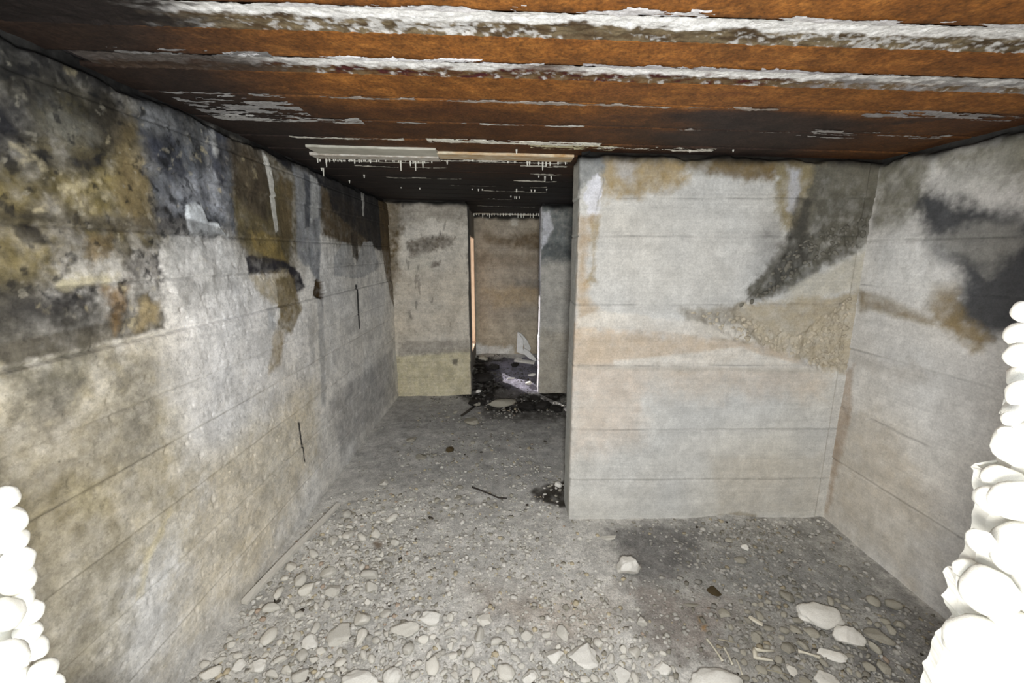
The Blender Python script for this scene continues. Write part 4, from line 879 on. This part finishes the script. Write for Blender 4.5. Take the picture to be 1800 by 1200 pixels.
smear(1.48, 1.56, 1.2, 1.74, .35, (140, 136, 134), beam_at(1.6), 37)
smear(1.5, 1.74, -1.11, -.72, .22, (150, 148, 146), beam_at(1.6), 38, 120, 60)
smear(1.72, 1.80, -1.11, -.55, .15, (168, 166, 162), beam_at(1.7), 39, 160, 40)
smear(1.742, 1.765, -.1, .3, .2, (190, 186, 178), beam_at(1.8), 40)
smear(1.742, 1.765, .5, 1.1, .45, (140, 134, 128), beam_at(1.8), 41)
smear(1.70, 1.82, 1.15, 1.72, .45, (150, 146, 142), beam_at(1.8), 42)
smear(1.745, 1.77, -.9, -.15, .5, (150, 146, 140), beam_at(1.8), 43)
smear(1.995, 2.045, -.95, -.45, .28, (220, 216, 204), beam_at(2.1), 44)
smear(1.99, 2.05, -.35, .42, -.05, (230, 226, 212), beam_at(2.1), 45)
smear(2.02, 2.12, .1, .5, .28, (206, 196, 160), beam_at(2.1), 46)
smear(2.03, 2.10, .42, .95, .25, (216, 212, 200), beam_at(2.1), 47)
smear(2.40, 2.445, -1.0, .33, .0, (226, 222, 210), beam_at(2.4), 48)
for (ya, x0, x1, th, s_) in ((2.49, -.98, -.4, .15, 50), (2.50, .08, .34, -.2, 51), (2.62, -.9, -.35, .35, 52), (2.75, .15, .34, .0, 53), (2.99, -.8, -.3, .35, 54), (3.0, .05, .34, .1, 55), (3.25, -.5, .3, .45, 56), (3.5, -.2, .32, .3, 57), (4.0, -.3, .32, .45, 58), (4.6, -.3, .3, .3, 59)):
    smear(ya, ya + .035, x0, x1, th, (206, 202, 188), beam_at(ya), s_, 140, 8)
smear(5.42, 5.62, -.40, .38, -.35, (206, 202, 186), beam_at(5.5), 60, 140, 8)
# pale painted strip fixed under the beams, and the rust-stained ledge that goes on from it
pa, pb = on_ceil(560, 262), on_ceil(772, 262)
def slab(name, x0, x1, y0, y1, drop, th, mat, parent):
    bm = bmesh.new(); n_ = 24; rows_ = []
    for q in range(n_ + 1):
        x = x0 + (x1 - x0) * q / n_; z = zc(x) - drop; w1 = .003 * math.sin(q * 2.3) + .002 * math.sin(q * 5.1)
        rows_.append([bm.verts.new((x, y0 + w1, z)), bm.verts.new((x, y1 + w1, z)), bm.verts.new((x, y1, z + th)), bm.verts.new((x, y0, z + th))])
    for a, b in zip(rows_[:-1], rows_[1:]):
        for q in range(4): bm.faces.new((a[q], a[(q + 1) % 4], b[(q + 1) % 4], b[q]))
    bm.faces.new(rows_[0]); bm.faces.new(rows_[-1][::-1])
    return bm_link(name, bm, mat, parent)
M_STRIP = plain_mat('pale_strip', (176, 172, 158), (206, 202, 188), 10, 0.8, 0.2)
M_LEDGE = plain_mat('rusty_lime_ledge', (176, 128, 62), (224, 216, 192), 9, 0.8, 0.3, 0, (1, 3, 3))
M_LEDGE_W = plain_mat('white_lime_ledge', (150, 132, 110), (232, 230, 222), 22, 0.7, 0.5, 0, (1, 2, 2))
slab('pale_strip', -.95, -.335, 2.165, 2.30, .010, .014, M_STRIP, beam_at(2.1))['label'] = 'pale grey painted strip under the dark beam'
slab('rusty_ledge', -.34, .335, 2.225, 2.34, .012, .016, M_LEDGE, beam_at(2.3))['label'] = 'cream ledge of lime stained orange by rust'
slab('lime_ledge', -1.0, -.345, 2.315, 2.40, .014, .018, M_LEDGE_W, beam_at(2.3))

# stalactites (u, v of the root, v of the tip)
ST = [(558, 277, 286), (573, 278, 294), (579, 279, 284), (586, 279, 283), (590, 279, 283), (597, 279, 282), (615, 280, 284), (618, 280, 284), (623, 280, 288), (631, 280, 286), (642, 280, 284), (651, 280, 287), (690, 281, 284), (704, 281, 300), (721, 281, 292), (726, 281, 288), (730, 281, 300), (735, 281, 287), (743, 281, 295), (746, 281, 286), (759, 281, 287), (786, 282, 289), (831, 281, 284), (908, 263, 271), (893, 283, 287), (905, 283, 287), (927, 284, 292), (931, 284, 291), (947, 285, 290), (954, 285, 299), (960, 285, 293), (967, 285, 292), (981, 285, 290), (994, 285, 289), (1005, 284, 320), (1009, 298, 310), (864, 280, 283), (640, 307, 313), (958, 310, 320), (969, 310, 317), (988, 309, 313), (947, 309, 312), (565, 295, 300), (568, 296, 310), (614, 317, 322), (830, 332, 334), (841, 332, 336), (848, 332, 335), (908, 332, 338), (934, 333, 338), (940, 333, 338), (961, 332, 335), (1003, 334, 337), (898, 344, 347), (908, 345, 350), (913, 345, 349), (905, 345, 350), (738, 330, 333), (705, 329, 331),
      (1095, 266, 276), (1093, 266, 270), (1126, 265, 268), (1213, 263, 268), (1289, 263, 267), (1040, 262, 267), (1060, 263, 267)]
rs = random.Random(8)
for q in range(26): ST.append((834 + q * 4.5 + rs.uniform(-1.5, 1.5), 375, 378 + rs.choice([0, 1, 1, 2, 5])))
for q in range(22): ST.append((rs.uniform(560, 760), 281, 283.5 + rs.random() * 2))
cone = bmesh.new(); bmesh.ops.create_cone(cone, cap_ends=True, segments=7, radius1=0.0016, radius2=0.0042, depth=1.0)
CM = bpy.data.meshes.new('stalactite'); cone.to_mesh(CM); cone.free(); CM.materials.append(M_STAL)
for (u, v0, v1) in ST:
    p = on_ceil(u, v0)
    if p[1] > 2.09 and p[0] > 0.33 and p[1] < 4: continue
    if p[1] > YF - .04: p = on_y(u, v0, YF - .05)
    z0 = p[2] + .004; z1 = on_y(u, v1, p[1])[2]
    o = bpy.data.objects.new('stalactite', CM); COL.objects.link(o); o.parent = beam_at(p[1])
    f = min(2.4, 0.9 + p[1] * .2); o.location = (p[0], p[1], (z0 + z1) / 2); o.scale = (f, f, max(.006, z0 - z1))

# ------------------------------------------------------------------ sticks, lath, bones and the litter in the doorway
def tube(name, pts, radii, mat, parent=None, seg=8, sharp=False):
    bm = bmesh.new(); rings = []
    pts = [Vector(p) for p in pts]
    for i, p in enumerate(pts):
        t = (pts[min(i + 1, len(pts) - 1)] - pts[max(i - 1, 0)]).normalized(); a = t.orthogonal().normalized(); b = t.cross(a)
        rr = radii[i] if isinstance(radii, (list, tuple)) else radii
        rings.append([bm.verts.new(p + (a * math.cos(6.2832 * k / seg) + b * math.sin(6.2832 * k / seg)) * rr) for k in range(seg)])
    for r0, r1 in zip(rings[:-1], rings[1:]):
        for k in range(seg): bm.faces.new((r0[k], r0[(k + 1) % seg], r1[(k + 1) % seg], r1[k]))
    bm.faces.new(rings[0][::-1]); bm.faces.new(rings[-1])
    return bm_link(name, bm, mat, parent, smooth=True)
def fpt(u, v, h=0.006):
    p = on_floor(u, v); return (p[0], p[1], float(floor_h(p[0], p[1])[0]) + h)
# lath along the wall
a, b = on_floor(431, 1070), on_floor(596, 893)
bm = bmesh.new(); rows_ = []
dirv = Vector((b[0] - a[0], b[1] - a[1], 0)); L_ = dirv.length; dirv.normalize(); sd = Vector((dirv.y, -dirv.x, 0))
for q in range(21):
    t = q / 20; c = Vector((a[0], a[1], 0)) + dirv * L_ * t; wd = .013 - .003 * t; z = .028 + .004 * math.sin(t * 5)
    rows_.append([bm.verts.new(c - sd * wd + Vector((0, 0, z + .014))), bm.verts.new(c + sd * wd + Vector((0, 0, z + .008))), bm.verts.new(c + sd * wd + Vector((0, 0, z - .006))), bm.verts.new(c - sd * wd + Vector((0, 0, z - .004)))])
for r0, r1 in zip(rows_[:-1], rows_[1:]):
    for q in range(4): bm.faces.new((r0[q], r0[(q + 1) % 4], r1[(q + 1) % 4], r1[q]))
bm.faces.new(rows_[0]); bm.faces.new(rows_[-1][::-1])
tag(bm_link('wooden_lath', bm, M_WOOD), 'long grey wooden lath lying along the foot of the stained wall', 'lath')
tag(tube('twig', [fpt(830, 856), fpt(846, 862), fpt(862, 869), fpt(876, 874), fpt(891, 876)], [.006, .005, .0045, .005, .004], M_TWIG), 'thin dark twig lying on the bare grey floor', 'twig')
tag(tube('stick', [fpt(811, 732, .01), fpt(822, 725, .014), fpt(833, 718, .02)], [.01, .012, .01], M_TWIG), 'short grey stick pointing at the doorway litter', 'stick')
tag(boxes('wood_chip', [((-.026, -.009, -.004), (.026, .009, .006))], M_BONE, bevel=.003), 'small pale splintered wood chip beside the yellow specks', 'wood chip')
o = bpy.data.objects['wood_chip']; p = fpt(1328, 1094, .008); o.location = p; o.rotation_euler = (0, .1, -.75)
def bone(u0, v0, u1, v1, r, lab, bend=0.0):
    p0, p1 = Vector(fpt(u0, v0, .010)), Vector(fpt(u1, v1, .010)); m = 9; pts = []; rad = []
    sdv = (p1 - p0).cross(Vector((0, 0, 1))).normalized()
    for q in range(m + 1):
        t = q / m; pts.append(p0.lerp(p1, t) + sdv * bend * math.sin(t * math.pi) + Vector((0, 0, .004 * math.sin(t * math.pi))))
        rad.append(r * (1 + 1.1 * max(0, 1 - t * 6) * (1 if q else .7) + 1.1 * max(0, 1 - (1 - t) * 6) * (1 if q < m else .7)))
    return tag(tube('bone', pts, rad, M_BONE), lab, 'bone')
bone(1242, 1127, 1270, 1166, .0032, 'slender pale bone with knobbed ends pointing at the largest block')
bone(1272, 1142, 1287, 1172, .0030, 'second slender bone lying parallel behind the largest block')
bone(1294, 1164, 1305, 1190, .0022, 'thinnest bone splinter at the largest block end')
bone(1402, 1148, 1440, 1158, .0042, 'straight buff bone near the thin angular flake', .003)
fb = bpy.data.objects.new('forked_bone', None); COL.objects.link(fb); q0 = fpt(1326, 1150, 0); fb.location = q0
tag(fb, 'forked jaw-shaped bone with two prongs lying on dark gravel', 'bone')
def rel(p): return tuple(Vector(p) - Vector(q0))
tube('upper_prong', [rel(fpt(1326, 1146, .012)), rel(fpt(1340, 1149, .013)), rel(fpt(1360, 1148, .010))], [.007, .005, .004], M_BONE, fb)
tube('lower_prong', [rel(fpt(1328, 1160, .010)), rel(fpt(1342, 1163, .012)), rel(fpt(1356, 1164, .010)), rel(fpt(1364, 1169, .008))], [.006, .0045, .0045, .003], M_BONE, fb)
tube('joint', [rel(fpt(1325, 1144, .011)), rel(fpt(1326, 1152, .013)), rel(fpt(1327, 1161, .010))], [.006, .008, .006], M_BONE, fb)
for q, (u0, v0, u1, v1, lab) in enumerate([(1332, 1188, 1352, 1172, 'pale straw slanting below the forked bone'), (1340, 1180, 1388, 1189, 'long pale straw lying level below the forked bone'), (1262, 1128, 1292, 1132, 'short straw by the knobbed slender bone')]):
    tag(tube('straw', [fpt(u0, v0, .010), fpt((u0 + u1) / 2, (v0 + v1) / 2 + 1, .013), fpt(u1, v1, .009)], .0016, M_STRAW), lab, 'straw')

# doorway litter: black clods, slab, boards, the white broken sheet
def lit_pt(u, v, z): return on_floor(u, v, z)
LIT = [(838, 700, .09, M_DARK, 'black clod by the jamb at the doorway threshold'), (860, 690, .08, M_DARK, 'black lump in the doorway beside the grey slab'), (925, 706, .10, M_DARK, 'black wet clod before the narrow pier'), (955, 704, .11, M_DARK, 'broad black clod at the foot of the narrow pier'), (978, 708, .08, M_DARK, 'black clod against the partition side'), (850, 664, .12, M_DARK, 'large black heap inside the doorway'), (868, 645, .09, M_DARK, 'black clump behind the large heap'), (848, 636, .08, M_DARK, 'dark clump under the white patch of the far wall'),
       (905, 642, .07, M_DARK, 'dark clod before the white broken sheet'), (940, 690, .07, M_DARK, 'dark clod wedged beside the pale jamb')]
for q, (u, v, a, mt, lab) in enumerate(LIT):
    p = lit_pt(u, v, .07); o = link('litter_clod', rock_mesh('litter_clod', 500 + q, 4, 1, 5, 0.25, mt, round_=True)); tag(o, lab, 'clod')
    put(o, p[0], p[1], a, a * .9, a * .42, q * 1.3, (0, 0), .45)
def chunk(u, v, z, a, b, c, mat, lab, rz, sd, name='litter_stone', cat='stone', tilt=(0, 0)):
    p = lit_pt(u, v, z); o = link(name, rock_mesh(name, sd, 3, 1, 10, .05, mat)); tag(o, lab, cat); put(o, p[0], p[1], a, b, c, rz, tilt, .1)
chunk(882, 704, .06, .15, .10, .035, M_STONE_D, 'grey flat slab lying across the doorway threshold', .2, 601, 'threshold_slab', 'slab', (.15, 0))
chunk(838, 705, .05, .04, .035, .03, M_STONE_D, 'buff round stone at the corner of the doorway jamb', .1, 602)
chunk(841, 681, .08, .03, .025, .02, M_CHUNK, 'small white stone on the black heap', .1, 603)
chunk(850, 631, .11, .07, .05, .045, M_STONE_D, 'grey crumpled lump under the far wall corner', .3, 604)
chunk(935, 652, .11, .05, .035, .02, M_CHUNK, 'white scrap shining in the sunlit patch', .3, 605)
chunk(897, 656, .11, .06, .02, .012, M_CHUNK, 'thin white splinter in the sunlit patch', .3, 606)
chunk(930, 668, .10, .05, .03, .02, M_STONE, 'pale stone in the sunlit patch by the jamb', .8, 607)
chunk(910, 630, .12, .06, .04, .03, M_CHUNK, 'small white rubble heap before the broken sheet', .3, 608)
sh = bpy.data.objects.new('broken_sheet', None); COL.objects.link(sh); sh.location = on_floor(925, 634, .10)
tag(sh, 'torn white sheet propped against the far wall above black litter', 'sheet')
def plate(name, px, Y, th, mat, parent, bend=0.0):
    bm = bmesh.new(); base = Vector(parent.location); f = []; bk = []
    for (u, v) in px:
        p = Vector(on_y(u, v, Y)); p.y += bend * (v - 612) * .004; f.append(bm.verts.new(p - base)); bk.append(bm.verts.new(p - base + Vector((.004, th, .004))))
    bm.faces.new(f[::-1]); bm.faces.new(bk); n_ = len(f)
    for i in range(n_): bm.faces.new((f[i], f[(i + 1) % n_], bk[(i + 1) % n_], bk[i]))
    return bm_link(name, bm, mat, parent)
plate('front_leaf', [(910, 586), (918, 596), (921, 602), (919, 612), (922, 622), (915, 620), (908, 618)], 5.42, .012, M_SHEET, sh, -1)
plate('upper_leaf', [(911, 586), (918, 590), (927, 600), (933, 612), (930, 620), (922, 612), (920, 600)], 5.46, .012, M_SHEET, sh, -1)
plate('lower_leaf', [(921, 612), (930, 617), (941, 628), (943, 634), (930, 628), (920, 620)], 5.40, .014, M_SHEET, sh, -1)
boxes('board_scrap', [((-.13, -.03, -.012), (.13, .03, .012))], M_WOOD, bevel=.003)
o = bpy.data.objects['board_scrap']; tag(o, 'grey board scrap lying under the torn white sheet', 'board'); p = on_floor(922, 635, .13); o.location = p; o.rotation_euler = (.2, .08, -.25)
